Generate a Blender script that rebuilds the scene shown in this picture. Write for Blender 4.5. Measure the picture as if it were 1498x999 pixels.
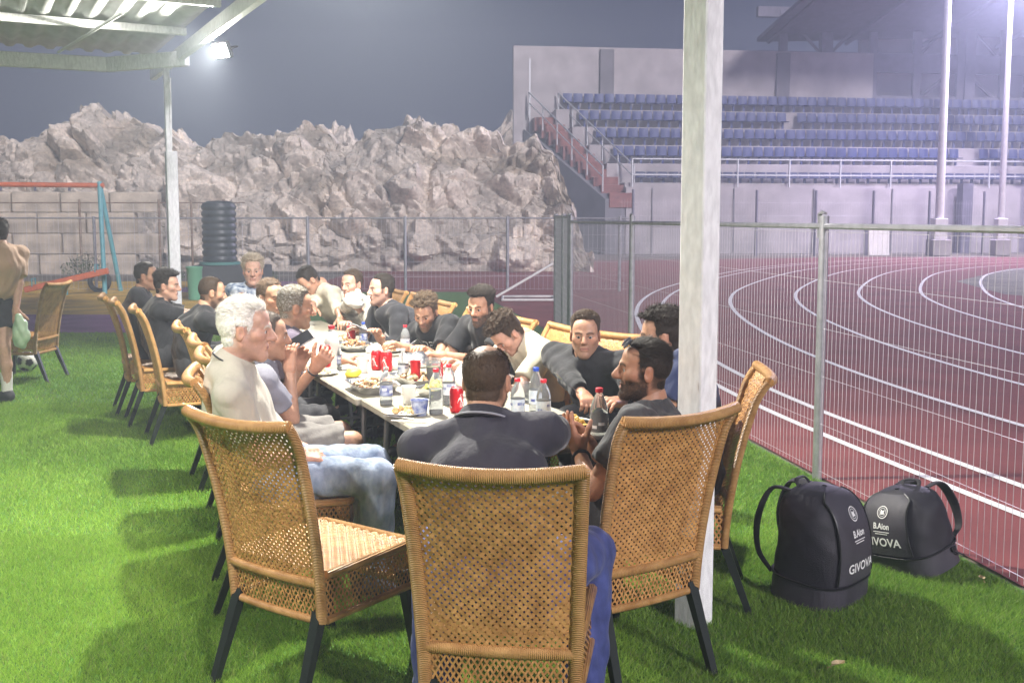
import bpy, math, random
import numpy as np
from mathutils import Matrix, Vector
for o in list(bpy.data.objects): bpy.data.objects.remove(o)
SC = bpy.context.scene
COL = SC.collection
R = math.radians
rng = np.random.default_rng(11)
random.seed(5)

# ------------------------------------------------------------------ camera
EYE = 1.65
PIT = R(5.5)
FPX = 1500.0                                    # focal length for a picture 1498 px wide
cam = bpy.data.cameras.new('camera')
cam.lens = 36.0 * FPX / 1498; cam.sensor_width = 36.0
cam.shift_y = -0.02474
cam.clip_start = 0.05; cam.clip_end = 600
camo = bpy.data.objects.new('camera', cam); COL.objects.link(camo)
camo.location = (0, 0, EYE); camo.rotation_euler = (R(90) - PIT, 0, 0)
SC.camera = camo

# ------------------------------------------------------------------ night sky, stadium light, exposure
w = bpy.data.worlds.new('World'); SC.world = w; w.use_nodes = True
nt = w.node_tree; nt.nodes.clear()
wo = nt.nodes.new('ShaderNodeOutputWorld'); bg = nt.nodes.new('ShaderNodeBackground')
sky = nt.nodes.new('ShaderNodeTexSky'); sky.sky_type = 'NISHITA'; sky.sun_disc = False
SUN_EL, SUN_AZ = R(27), R(148)
sky.sun_elevation = R(-4); sky.sun_rotation = SUN_AZ
mixs = nt.nodes.new('ShaderNodeMix'); mixs.data_type = 'RGBA'; mixs.inputs[0].default_value = 0.97
mixs.inputs[7].default_value = (0.018, 0.025, 0.056, 1)          # town glow on the night sky
nt.links.new(sky.outputs[0], mixs.inputs[6]); nt.links.new(mixs.outputs[2], bg.inputs[0])
bg.inputs[1].default_value = 1.0
nt.links.new(bg.outputs[0], wo.inputs[0])

def sun(name, el, az, energy, col, ang):
    l = bpy.data.lights.new(name, 'SUN'); l.energy = energy; l.color = col; l.angle = R(ang)
    o = bpy.data.objects.new(name, l); COL.objects.link(o)
    d = Vector((math.sin(az) * math.cos(el), math.cos(az) * math.cos(el), math.sin(el)))   # towards the light
    o.rotation_euler = (-d).to_track_quat('-Z', 'Y').to_euler(); o.location = d * 60
    return o
sun('stadium_light', SUN_EL, SUN_AZ, 2.5, (1.0, 0.93, 0.97), 9.0)
SC.view_settings.view_transform = 'Standard'; SC.view_settings.look = 'None'
SC.view_settings.exposure = 0.72; SC.view_settings.gamma = 1.0
SC.cycles.max_bounces = 4; SC.cycles.diffuse_bounces = 3; SC.cycles.glossy_bounces = 2; SC.cycles.volume_bounces = 0; SC.cycles.transparent_max_bounces = 12; SC.cycles.transmission_bounces = 6
SC.cycles.use_adaptive_sampling = True; SC.cycles.adaptive_threshold = 0.03; SC.cycles.volume_max_steps = 64; SC.cycles.use_denoising = True; SC.cycles.caustics_reflective = False; SC.cycles.caustics_refractive = False
SC.cycles.sample_clamp_indirect = 6.0

# ------------------------------------------------------------------ pixel -> world (surveying the photograph)
def ray(px, py):
    u = (px - 749) / FPX; v = (499.5 - 0.02474 * 1498 - py) / FPX
    c, s = math.cos(PIT), math.sin(PIT)
    return np.array([u, c + v * s, -s + v * c])
def G(px, py, z=0.0):
    r = ray(px, py); return np.array([0, 0, EYE]) + r * ((z - EYE) / r[2])
def P(px, py, Y):
    r = ray(px, py); return np.array([0, 0, EYE]) + r * (Y / r[1])

# ------------------------------------------------------------------ materials
MATS = {}
def mat(name, col, rough=0.6, metal=0.0, var=0.0, scale=8.0, bump=0.0, bscale=40.0, col2=None, spec=0.5, detail=5.0,
        attr=False, trans=0.0, ior=1.45, emit=None, estr=0.0, alpha=1.0, sss=0.0, sheen=0.0, stretch=None, wave=None, coat=0.0):
    if name in MATS: return MATS[name]
    m = bpy.data.materials.new(name); m.use_nodes = True; MATS[name] = m
    n = m.node_tree.nodes; L = m.node_tree.links
    b = n['Principled BSDF']
    b.inputs['Roughness'].default_value = rough; b.inputs['Metallic'].default_value = metal
    b.inputs['Specular IOR Level'].default_value = spec; b.inputs['IOR'].default_value = ior
    b.inputs['Transmission Weight'].default_value = trans; b.inputs['Alpha'].default_value = alpha
    b.inputs['Coat Weight'].default_value = coat
    if sss: b.inputs['Subsurface Weight'].default_value = sss; b.inputs['Subsurface Radius'].default_value = (0.012, 0.005, 0.003); b.inputs['Subsurface Scale'].default_value = 1.0
    if sheen: b.inputs['Sheen Weight'].default_value = sheen
    if emit: b.inputs['Emission Color'].default_value = (*emit, 1); b.inputs['Emission Strength'].default_value = estr
    tc = n.new('ShaderNodeTexCoord'); mp = n.new('ShaderNodeMapping')
    L.new(tc.outputs['Object'], mp.inputs[0])
    if stretch: mp.inputs['Scale'].default_value = stretch
    base = None
    if attr:
        a = n.new('ShaderNodeAttribute'); a.attribute_name = 'Col'; base = a.outputs['Color']
    if var or col2:
        nz = n.new('ShaderNodeTexNoise'); nz.inputs['Scale'].default_value = scale; nz.inputs['Detail'].default_value = detail
        L.new(mp.outputs[0], nz.inputs['Vector'])
        if attr:
            rp = n.new('ShaderNodeMapRange'); rp.inputs[1].default_value = .3; rp.inputs[2].default_value = .7
            rp.inputs[3].default_value = 1 - var; rp.inputs[4].default_value = 1 + var
            L.new(nz.outputs[0], rp.inputs[0])
            mx = n.new('ShaderNodeMix'); mx.data_type = 'RGBA'; mx.blend_type = 'MULTIPLY'; mx.inputs[0].default_value = 1
            L.new(base, mx.inputs[6]); L.new(rp.outputs[0], mx.inputs[7]); base = mx.outputs[2]
        else:
            rp = n.new('ShaderNodeValToRGB'); rp.color_ramp.elements[0].position = .32; rp.color_ramp.elements[1].position = .68
            c2 = col2 or tuple(min(1, c * (1 + var)) for c in col)
            rp.color_ramp.elements[0].color = (*[c * (1 - var) for c in col], 1); rp.color_ramp.elements[1].color = (*c2, 1)
            L.new(nz.outputs[0], rp.inputs[0]); base = rp.outputs[0]
    if base is not None: L.new(base, b.inputs['Base Color'])
    else: b.inputs['Base Color'].default_value = (*col, 1)
    if bump:
        bp = n.new('ShaderNodeBump'); bp.inputs['Strength'].default_value = min(1, bump); bp.inputs['Distance'].default_value = 0.004 if bump <= 1 else 0.004 * bump
        if wave:
            wv = n.new('ShaderNodeTexWave'); wv.bands_direction = wave; wv.inputs['Scale'].default_value = bscale; wv.inputs['Distortion'].default_value = 1.0
            L.new(mp.outputs[0], wv.inputs['Vector']); L.new(wv.outputs[1], bp.inputs['Height'])
        else:
            bn = n.new('ShaderNodeTexNoise'); bn.inputs['Scale'].default_value = bscale; bn.inputs['Detail'].default_value = 6
            L.new(mp.outputs[0], bn.inputs['Vector']); L.new(bn.outputs[0], bp.inputs['Height'])
        L.new(bp.outputs[0], b.inputs['Normal'])
    return m

# ------------------------------------------------------------------ mesh helpers
def tag(o, label=None, cat=None, group=None, kind=None):
    if label: o['label'] = label
    if cat: o['category'] = cat
    if group: o['group'] = group
    if kind: o['kind'] = kind
    return o
def empty(name, loc=(0, 0, 0), rz=0.0, label=None, cat=None, group=None):
    o = bpy.data.objects.new(name, None); COL.objects.link(o)
    o.location = loc; o.rotation_euler = (0, 0, rz); o.empty_display_size = 0.1
    return tag(o, label, cat, group)
def np_mesh(name, V, F, smooth=True, cols=None, sharp=None):
    """V (n,3); F list of faces, or an int array (m,3)/(m,4)."""
    me = bpy.data.meshes.new(name)
    V = np.asarray(V, dtype=np.float32)
    if isinstance(F, np.ndarray):
        k = F.shape[1]; m = len(F)
        me.vertices.add(len(V)); me.vertices.foreach_set('co', V.ravel())
        me.loops.add(m * k); me.loops.foreach_set('vertex_index', F.astype(np.int32).ravel())
        me.polygons.add(m); me.polygons.foreach_set('loop_start', np.arange(0, m * k, k, dtype=np.int32))
        me.polygons.foreach_set('loop_total', np.full(m, k, dtype=np.int32))
        me.update(calc_edges=True)
    else:
        me.from_pydata([tuple(map(float, v)) for v in V], [], [tuple(int(i) for i in f) for f in F]); me.update()
    if smooth:
        me.polygons.foreach_set('use_smooth', np.ones(len(me.polygons), dtype=bool))
        if sharp: me.set_sharp_from_angle(angle=R(sharp))
    if cols is not None:
        a = me.attributes.new('Col', 'FLOAT_COLOR', 'POINT')
        c = np.ones((len(V), 4), dtype=np.float32); c[:, :3] = cols
        a.data.foreach_set('color', c.ravel())
    return me
def link(name, me, m, parent=None, loc=None, rot=None):
    o = bpy.data.objects.new(name, me); COL.objects.link(o)
    if m is not None and not me.materials:
        for x in (m if isinstance(m, (list, tuple)) else [m]): me.materials.append(x)
    if parent is not None: o.parent = parent
    if loc is not None: o.location = loc
    if rot is not None: o.rotation_euler = rot
    return o
BOXF = [(0, 3, 2, 1), (4, 5, 6, 7), (0, 1, 5, 4), (1, 2, 6, 5), (2, 3, 7, 6), (3, 0, 4, 7)]
class MB:
    def __init__(s): s.v = []; s.f = []; s.n = 0; s.mi = []
    def add(s, V, F, mi=0):
        V = np.asarray(V, float).reshape(-1, 3); s.v.append(V)
        s.f += [tuple(int(i) + s.n for i in f) for f in F]; s.mi += [mi] * len(F); s.n += len(V); return s
    def box(s, c, d, rot=None, bev=0.0, mi=0):
        hx, hy, hz = [x / 2 for x in d]
        if bev <= 0:
            V = np.array([(-hx, -hy, -hz), (hx, -hy, -hz), (hx, hy, -hz), (-hx, hy, -hz), (-hx, -hy, hz), (hx, -hy, hz), (hx, hy, hz), (-hx, hy, hz)]); F = BOXF
        else:
            b = min(bev, hx * .9, hy * .9, hz * .9); V = []; ix = {}
            for sx in (-1, 1):
                for sy in (-1, 1):
                    for sz in (-1, 1):
                        for ax in range(3):
                            p = [sx * (hx - b), sy * (hy - b), sz * (hz - b)]; p[ax] = (sx * hx, sy * hy, sz * hz)[ax]
                            ix[(sx, sy, sz, ax)] = len(V); V.append(p)
            F = []
            for ax in range(3):
                o1, o2 = (ax + 1) % 3, (ax + 2) % 3
                for sg in (-1, 1):
                    q = []
                    for (a, c2) in ((-1, -1), (1, -1), (1, 1), (-1, 1)):
                        k = [0, 0, 0]; k[ax] = sg; k[o1] = a; k[o2] = c2; q.append(ix[(*k, ax)])
                    F.append(q if sg > 0 else q[::-1])
                for a in (-1, 1):
                    for c2 in (-1, 1):
                        k0 = [0, 0, 0]; k1 = [0, 0, 0]; k0[ax] = -1; k1[ax] = 1; k0[o1] = k1[o1] = a; k0[o2] = k1[o2] = c2
                        F.append([ix[(*k0, o1)], ix[(*k1, o1)], ix[(*k1, o2)], ix[(*k0, o2)]])
            for sx in (-1, 1):
                for sy in (-1, 1):
                    for sz in (-1, 1): F.append([ix[(sx, sy, sz, a)] for a in range(3)])
            V = np.array(V)
        if rot is not None: V = V @ np.asarray(rot).T
        return s.add(V + np.asarray(c, float), F, mi)
    def tube(s, pts, r, n=8, caps=True, flat=None, closed=False, mi=0, up=(0, 0, 1)):
        pts = np.asarray(pts, float); m = len(pts)
        rr = np.full(m, r) if np.isscalar(r) else np.asarray(r, float)
        if closed: T = np.roll(pts, -1, 0) - np.roll(pts, 1, 0)
        else: T = np.gradient(pts, axis=0)
        T /= np.linalg.norm(T, axis=1)[:, None] + 1e-12
        U = np.array(up, float); rings = []
        a = np.arange(n) * 2 * math.pi / n + math.pi / n
        for i in range(m):
            X = np.cross(T[i], U)
            if np.linalg.norm(X) < 1e-3: X = np.cross(T[i], (1, 0, 0)) if abs(T[i][0]) < .9 else np.cross(T[i], (0, 1, 0))
            X /= np.linalg.norm(X); Y = np.cross(X, T[i]); fl = flat or 1.0
            rings.append(pts[i] + rr[i] * (np.cos(a)[:, None] * X + fl * np.sin(a)[:, None] * Y))
        F = []
        for i in range(m if closed else m - 1):
            j = (i + 1) % m
            for k in range(n):
                k2 = (k + 1) % n; F.append((i * n + k, i * n + k2, j * n + k2, j * n + k))
        if caps and not closed: F.append(tuple(range(n))[::-1]); F.append(tuple((m - 1) * n + k for k in range(n)))
        F = [tuple(reversed(f)) for f in F]
        return s.add(np.vstack(rings), F, mi)
    def lathe(s, prof, n=16, c=(0, 0, 0), M=None, mi=0, sq=None):
        V = []; F = []; m = len(prof)
        for (r, z) in prof:
            for k in range(n):
                a = 2 * math.pi * k / n; V.append((r * math.cos(a), r * math.sin(a), z))
        for i in range(m - 1):
            for k in range(n):
                k2 = (k + 1) % n; F.append((i * n + k, i * n + k2, (i + 1) * n + k2, (i + 1) * n + k))
        if prof[0][0] > 1e-4: F.append(tuple(range(n))[::-1])
        if prof[-1][0] > 1e-4: F.append(tuple((m - 1) * n + k for k in range(n)))
        V = np.array(V)
        if M is not None: V = V @ np.asarray(M).T
        return s.add(V + np.asarray(c, float), F, mi)
    def prism(s, poly, z0, z1, mi=0):
        n = len(poly); V = [(x, y, z0) for x, y in poly] + [(x, y, z1) for x, y in poly]
        F = [tuple(range(n))[::-1], tuple(range(n, 2 * n))] + [(i, (i + 1) % n, n + (i + 1) % n, n + i) for i in range(n)]
        return s.add(V, F, mi)
    def grid(s, A, mi=0, flip=False):
        A = np.asarray(A, float); a, b = A.shape[:2]
        F = [(i * b + j, (i + 1) * b + j, (i + 1) * b + j + 1, i * b + j + 1) for i in range(a - 1) for j in range(b - 1)]
        if flip: F = [f[::-1] for f in F]
        return s.add(A.reshape(-1, 3), F, mi)
    def mesh(s, name, mats=None, smooth=True, sharp=40):
        me = np_mesh(name, np.vstack(s.v), s.f, smooth, None, sharp)
        if mats is not None:
            for x in (mats if isinstance(mats, (list, tuple)) else [mats]): me.materials.append(x)
            if max(s.mi) > 0: me.polygons.foreach_set('material_index', np.array(s.mi, dtype=np.int32))
        return me
    def build(s, name, m, parent=None, smooth=True, sharp=40, loc=None, rot=None):
        return link(name, s.mesh(name, m, smooth, sharp), None, parent, loc, rot)
def rotz(a): c, s = math.cos(a), math.sin(a); return np.array([[c, -s, 0], [s, c, 0], [0, 0, 1]])
def rotx(a): c, s = math.cos(a), math.sin(a); return np.array([[1, 0, 0], [0, c, -s], [0, s, c]])
def roty(a): c, s = math.cos(a), math.sin(a); return np.array([[c, 0, s], [0, 1, 0], [-s, 0, c]])
def nrm(v): v = np.asarray(v, float); return v / (np.linalg.norm(v) + 1e-12)
def copy_tree(o, parent=None):
    c = o.copy(); COL.objects.link(c); c.parent = parent
    for ch in o.children:
        k = ch.copy(); COL.objects.link(k); k.parent = c
        for g in ch.children:
            q = g.copy(); COL.objects.link(q); q.parent = k
    return c

# value noise / cellular noise on arrays
def _h(ix, iy, iz, s):
    n = (ix * 374761393 + iy * 668265263 + iz * 2147483647 + s * 1274126177) & 0xffffffff
    n = ((n ^ (n >> 13)) * 1274126177) & 0xffffffff
    return ((n ^ (n >> 16)) & 0xffffff) / float(0xffffff)
def vnoise(p, s=0):
    i = np.floor(p).astype(np.int64); f = p - i; f = f * f * (3 - 2 * f); o = 0
    for a in (0, 1):
        for b in (0, 1):
            for c in (0, 1):
                wgt = (f[..., 0] if a else 1 - f[..., 0]) * (f[..., 1] if b else 1 - f[..., 1]) * (f[..., 2] if c else 1 - f[..., 2])
                o = o + wgt * _h(i[..., 0] + a, i[..., 1] + b, i[..., 2] + c, s)
    return o
def fbm(p, oc=4, s=0): return sum(vnoise(p * 2 ** k, s + k) * .5 ** (k + 1) for k in range(oc))
def worley(p, s=0):
    i = np.floor(p).astype(np.int64); d1 = np.full(p.shape[:-1], 9.0); d2 = d1.copy(); idv = np.zeros(p.shape[:-1])
    for a in (-1, 0, 1):
        for b in (-1, 0, 1):
            for c in (-1, 0, 1):
                q = [i[..., 0] + a, i[..., 1] + b, i[..., 2] + c]
                pt = np.stack([q[k] + _h(*q, s + 11 * k + 1) for k in range(3)], -1)
                d = np.linalg.norm(pt - p, axis=-1); near = d < d1
                d2 = np.where(near, d1, np.minimum(d2, d)); idv = np.where(near, _h(*q, s + 77), idv); d1 = np.where(near, d, d1)
    return d1, d2, idv
# ================================================================== the setting
def sheet(name, poly, z, m):
    V = [(x, y, z) for x, y in poly]; me = np_mesh(name, V, [tuple(range(len(V)))], smooth=False)
    return tag(link(name, me, m), kind='structure')
M_soil = mat('soil', (.16, .14, .11), .95, var=.3, scale=.6)
M_turf = mat('turf_base', (.07, .18, .022), .9, var=.45, scale=30, bump=1, bscale=220, col2=(.12, .29, .045))
M_turf2 = mat('turf_far', (.030, .105, .022), .9, var=.25, scale=3, bump=1, bscale=120)
M_track = mat('track_rubber', (.205, .046, .046), .85, var=.16, scale=1.3, bump=1, bscale=300, col2=(.255, .062, .060))
M_line = mat('line_paint', (.86, .84, .84), .7, var=.05, scale=14)
sheet('ground', [(-300, -120), (300, -120), (300, 420), (-300, 420)], -0.012, M_soil)
# green carpet of the dining area: bounded by the wire fence on the right and the far fence
FA, FB = np.array([2.27, 4.41]), np.array([1.23, 10.52])
FD = (FB - FA) / np.linalg.norm(FB - FA)                       # along the near fence, going away
def fence_pt(t): return FA + FD * t
f0, f1 = fence_pt(-7.5), fence_pt(8.0); fe = fence_pt(18.4)
sheet('artificial_turf', [(-14, -5), (f0[0], f0[1]), (fe[0] , 22.75), (-4.9, 22.75), (-4.9, 14.62), (-14, 14.62)], -0.002, M_turf)
M_purple = mat('purple_rubber', (.24, .11, .22), .9, var=.2, scale=2, bump=1, bscale=160)
M_yellow = mat('yellow_rubber', (.60, .39, .06), .9, var=.28, scale=1.5, bump=1, bscale=160)
sheet('playground_purple', [(-16, 14.62), (-4.9, 14.62), (-4.9, 17.4), (-16, 17.4)], .002, M_purple)
sheet('playground_yellow', [(-18, 17.4), (-4.9, 17.4), (-4.9, 26.5), (-18, 26.5)], .002, M_yellow)
sheet('playground_bed', [(-7.7, 22.6), (-4.95, 22.6), (-4.95, 26.4), (-7.7, 26.4)], .006, M_purple)
sheet('running_track', [(f0[0] + .03, f0[1]), (90, f0[1]), (90, 43.5), (14, 42.6), (-4.85, 36.5), (-4.85, 22.76), (fe[0] + .03, 22.76)], -0.001, M_track)

# lane lines: one base curve and its offsets
_ky = np.array([-3, 2, 5, 6.4, 8.7, 10.3, 11.9, 14, 17, 19.67, 22.5, 25, 29, 33.15, 37.0, 40.0, 42])
_kx = np.array([9.4, 6.0, 4.75, 4.40, 3.92, 3.71, 3.60, 3.57, 3.78, 4.17, 4.85, 5.75, 7.45, 9.6, 12.7, 16.5, 21.0])
tt = np.linspace(0, 1, len(_ky)); ts = np.linspace(0, 1, 260)
def smooth_interp(k):
    v = np.interp(ts, tt, k); ker = np.hanning(31); ker /= ker.sum()
    vp = np.concatenate([2 * v[0] - v[15:0:-1], v, 2 * v[-1] - v[-2:-17:-1]]); return np.convolve(vp, ker, 'valid')
cx, cy = smooth_interp(_kx), smooth_interp(_ky)
tx, ty = np.gradient(cx), np.gradient(cy); tl = np.hypot(tx, ty); nx_, ny_ = ty / tl, -tx / tl
def lane_line(off, wd=.07):
    V = []; F = []
    for i in range(len(cx)):
        for sg in (-1, 1): V.append((cx[i] + nx_[i] * (off + sg * wd / 2), cy[i] + ny_[i] * (off + sg * wd / 2), .004))
    for i in range(len(cx) - 1): F.append((2 * i, 2 * i + 1, 2 * i + 3, 2 * i + 2))
    return tag(link('lane_line', np_mesh('lane_line', V, F, False), M_line), kind='structure')
for off in (-1.72, -1.28, 0, 1.3, 2.6, 3.9, 5.25): lane_line(off)
for (a, b, c, d) in ((-4.8, 28.2, 1.5, 28.9),):
    sheet('lane_line', [(a, b), (c, d), (c, d + .12), (a, b + .12)], .004, M_line)
sheet('infield', [(10.6, 22), (13, 17), (40, 17), (40, 34), (16, 33), (11.5, 26.5)], .002, mat('infield', (.22, .21, .17), .9, var=.3, scale=1))

# ------------------------------------------------------------------ cliff of pale broken limestone
def cliff(name, x0, x1, ybase, top, seed, nx=420, nz=170, lean=.35, yslope=0.0):
    U = np.linspace(0, 1, nx)[:, None]; Vv = np.linspace(0, 1, nz)[None, :]
    X = x0 + (x1 - x0) * U + 0 * Vv
    H = np.interp(X[:, 0], [p[0] for p in top], [p[1] for p in top])[:, None]
    H = H + (fbm(np.stack([X[:, :1] * 1.1, 0 * X[:, :1], 0 * X[:, :1] + seed], -1), 4, seed) - .5) * 1.5 * (H / 5)
    face = np.clip(Vv / .82, 0, 1); back = np.clip((Vv - .82) / .18, 0, 1)
    Z = -.2 + (H + .2) * face - back * .8
    Y = ybase + yslope * (X - x0) + lean * Z + back * 6
    p = np.stack([X, Y * .6, Z], -1)
    big = fbm(p * .35, 3, seed) - .5
    d1, d2, idv = worley(p * np.array([.75, .75, .95]) + big[..., None] * 1.2, seed)
    e1, e2, idw = worley(p * 2.1 + 5 + big[..., None], seed + 3)
    g1, g2, idg = worley(p * 5.2 + 9, seed + 5)
    crack = np.clip((d2 - d1) * 3.2, 0, 1); cr2 = np.clip((e2 - e1) * 3, 0, 1)
    D = big * 2.6 + (idv - .5) * .9 * crack + crack * .35 + (idw - .5) * .34 * cr2 + cr2 * .14 + (idg - .5) * .10 + (fbm(p * 4, 3, seed + 9) - .5) * .25
    D *= np.clip(Vv * 9, .1, 1)
    Y = Y - D * (1 - .6 * back); Z = Z + D * .45 * (face > .3) + back * (D * .8)
    V = np.stack([X + (idw - .5) * .12, Y, Z], -1).reshape(-1, 3)
    idx = np.arange(nx * nz).reshape(nx, nz)
    F = np.stack([idx[:-1, :-1], idx[1:, :-1], idx[1:, 1:], idx[:-1, 1:]], -1).reshape(-1, 4)
    tone = (.80 + .42 * (idv - .5) + .35 * (idw - .5) + .5 * (fbm(p * 1.3, 4, seed + 2) - .5)) 
    earth = np.clip((fbm(p * np.array([.5, .5, .9]), 4, seed + 21) - .52) * 7, 0, 1)[..., None]
    cc = tone[..., None] * np.array([.74, .65, .55]) * (1 - earth) + earth * tone[..., None] * np.array([.46, .38, .29])
    return tag(link(name, np_mesh(name, V, F, True, cc.reshape(-1, 3), 28), M_rock), kind='structure')
M_rock = mat('limestone', (.4, .35, .3), .92, attr=True, var=.28, scale=9, bump=1.6, bscale=14)
cliff('cliff', -22, 2.5, 31.5, [(-22, 3.5), (-15.6, 4.1), (-13.6, 5.0), (-12, 4.6), (-10.4, 3.9), (-8.8, 4.0), (-6.5, 4.3), (-3, 4.5), (-.5, 4.4), (.6, 4.2), (1.4, 3.4), (1.9, 2.2), (2.3, .4), (2.5, .1)], 4)
cliff('hillside', -70, 12, 57, [(-70, 5), (-24, 5.2), (-16, 5.2), (-10, 5.6), (-4, 6.6), (3, 7.5), (12, 7)], 9, nx=260, nz=60, lean=.5)
# low retaining wall of concrete blocks at the foot of the rock, behind the playground
M_block = mat('block_wall', (.56, .48, .38), .9, var=.3, scale=2.5, bump=1.3, bscale=24)
wall = empty('retaining_wall', (-12.5, 29.9, 0), 0, 'tan concrete block retaining wall at the foot of the rock behind the playground', 'wall')
bm_ = MB(); bm_.box((0, 0, .6), (1, .36, .588), bev=.025); blk = bm_.mesh('block', M_block)
for row in range(4):
    for k in range(6):
        o = link('block', blk, None, wall); o.scale = (1.38, 1, 1)
        o.location = (-6.2 + k * 1.42 + (.7 if row % 2 else 0), random.uniform(-.03, .03), -.32 + row * .6)
        o.rotation_euler = (0, 0, random.uniform(-.015, .015))

# ------------------------------------------------------------------ grandstand
M_conc = mat('concrete', (.42, .385, .39), .88, var=.16, scale=1.2, bump=.8, bscale=18)
M_concd = mat('concrete_side_shaded', (.20, .19, .21), .9, var=.2, scale=1, bump=.8, bscale=18)  # darker concrete: flank shade put into the colour, reused for joints and pilasters
M_seat = mat('seat_plastic', (.030, .045, .19), .45, var=.12, scale=2)
M_steel = mat('galvanised', (.62, .63, .65), .45, metal=.55, var=.14, scale=22, bump=.3, bscale=30)
M_steeld = mat('steel_dark', (.17, .16, .21), .6, metal=.3, var=.2, scale=3)
M_brick = mat('stair_red', (.27, .10, .085), .85, var=.2, scale=5)
SY = R(7.5)
so = G(915, 372); stand = empty('grandstand', (so[0], so[1], 0), SY, 'concrete grandstand with rows of blue plastic seats, stairs and steel roof', 'grandstand')
LEN, RISE, TREAD, Z0 = 46.0, .90, .95, 3.0
m = MB(); m.box((LEN / 2, .15, Z0 / 2), (LEN, .3, Z0)); m.build('front_wall', M_conc, stand, False)
for k in range(12):
    m = MB(); m.box((1.2 + k * 3.8, -.02, Z0 * .5), (.05, .06, Z0 - .1)); m.build('wall_joint', M_concd, stand, False)
for i in range(5):
    xs = -.62 * i
    m = MB(); m.box(((xs + LEN) / 2, .30 + TREAD * (i + .5), (Z0 + RISE * i) / 2 + .1), (LEN - xs, TREAD - .004, Z0 + RISE * i + .2), bev=.02); m.build('terrace', M_conc, stand, False)
# back wall
xb = -4.4; zb = Z0 + RISE * 4
m = MB(); m.box(((xb + 14) / 2 + .0, .3 + TREAD * 5 + .15, (zb + 3.3) / 2), (14 - xb, .3, zb + 3.3)); m.build('back_wall', M_conc, stand, False)
for xx in (.2, 4.6, 9.2):
    m = MB(); m.box((xx, .3 + TREAD * 5 - .05, zb + 1.65), (.7, .16, 3.1), bev=.02); m.build('pilaster', M_concd, stand, False)
m = MB(); m.box((14 + (LEN - 14) / 2, .3 + TREAD * 5 + 1.6, (zb + 6) / 2), (LEN - 14, .3, zb + 6)); m.build('back_wall', mat('stand_backwall', (.55, .52, .55), .9, var=.15, scale=.6), stand, False)
# seats, each its own part
m = MB()
prof = [(-.005, .84), (.0, .80), (.02, .60), (.03, .42), (.10, .37), (.38, .36), (.44, .39)]
A = [[(x, -y + .42 + (.03 * (x / .225) ** 2 if y < .05 else 0), z) for x in np.linspace(-.225, .225, 5)] for y, z in prof]
m.grid(A); A2 = [[(x, y - .025, z - .012) for x, y, z in rw] for rw in A]; m.grid(A2, flip=True)
m.box((0, .25, .19), (.10, .06, .34)); seat_me = m.mesh('seat', M_seat)
seat_me2 = MB()
seat_me2.grid([[(x, y - .02, z * .62) for x, y, z in rw] for rw in A]); seat_me2.box((0, .25, .12), (.12, .06, .22)); seat_me2 = seat_me2.mesh('seat', mat('seat_faded', (.03, .04, .13), .5))
for i in range(5):
    xs = -.62 * i + (.7 if i else .9); n_s = [40, 52, 56, 58, 60][i]
    for k in range(n_s):
        x = xs + k * .52
        if i == 1 and k in (33, 34) or i == 3 and k in (20, 47): continue
        o = link('seat', seat_me2 if i == 0 else seat_me, None, stand)
        o.location = (x, .3 + TREAD * i + .3, Z0 + RISE * i + .205); o.rotation_euler = (0, 0, random.uniform(-.03, .03))
# railing on the front wall
def pipe(mb, a, b, r, n=6): mb.tube([a, b], r, n)
for k in range(18):
    m = MB(); pipe(m, (.3 + k * 2.45, .12, Z0), (.3 + k * 2.45, .12, Z0 + 1.25), .045); m.build('rail_post', M_steel, stand)
for z in (.55, 1.25):
    m = MB(); pipe(m, (.3, .12, Z0 + z), (LEN - 3, .12, Z0 + z), .04); m.build('hand_rail', M_steel, stand)
# red stair on the slanting left end with its railings and the flank below, shade painted in its colour
st = []
for k in range(11):
    t = k / 10
    x = -.2 - 2.7 * t; y = .4 + 4.4 * t; z = Z0 - .35 + 3.7 * t
    m = MB(); m.box((x, y, z - .25), (1.15, .9, .66), bev=.015); m.build('stair_step', M_brick, stand, False)
pts = [(-.9, .05), (-4.75, 4.9), (-4.75, 5.3), (-.1, 5.3), (-.1, .05)]
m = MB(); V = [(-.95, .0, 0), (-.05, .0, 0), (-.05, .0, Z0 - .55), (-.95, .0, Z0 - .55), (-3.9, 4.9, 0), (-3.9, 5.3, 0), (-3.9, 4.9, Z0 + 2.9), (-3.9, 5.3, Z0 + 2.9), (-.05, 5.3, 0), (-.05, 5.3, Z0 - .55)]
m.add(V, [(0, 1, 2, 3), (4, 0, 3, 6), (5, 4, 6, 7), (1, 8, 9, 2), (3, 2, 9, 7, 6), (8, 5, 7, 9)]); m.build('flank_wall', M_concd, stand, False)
for sx in (-.78, .66):
    m = MB(); q = []
    for t in np.linspace(0, 1, 6):
        x = -.2 - 2.7 * t + sx; y = .4 + 4.4 * t; z = Z0 - .2 + 3.7 * t
        pipe(m, (x, y, z), (x, y, z + 1.15), .035); q.append((x, y, z + 1.15))
    m.tube(q, .04, 6); q2 = [(a, b, c - .5) for a, b, c in q]; m.tube(q2, .03, 6); m.build('stair_railing', M_steel, stand)
m = MB(); pipe(m, (-3.6, 5.1, Z0 + 2), (-3.6, 5.1, Z0 + 6.3), .06); m.build('pole', M_steel, stand)
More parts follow.
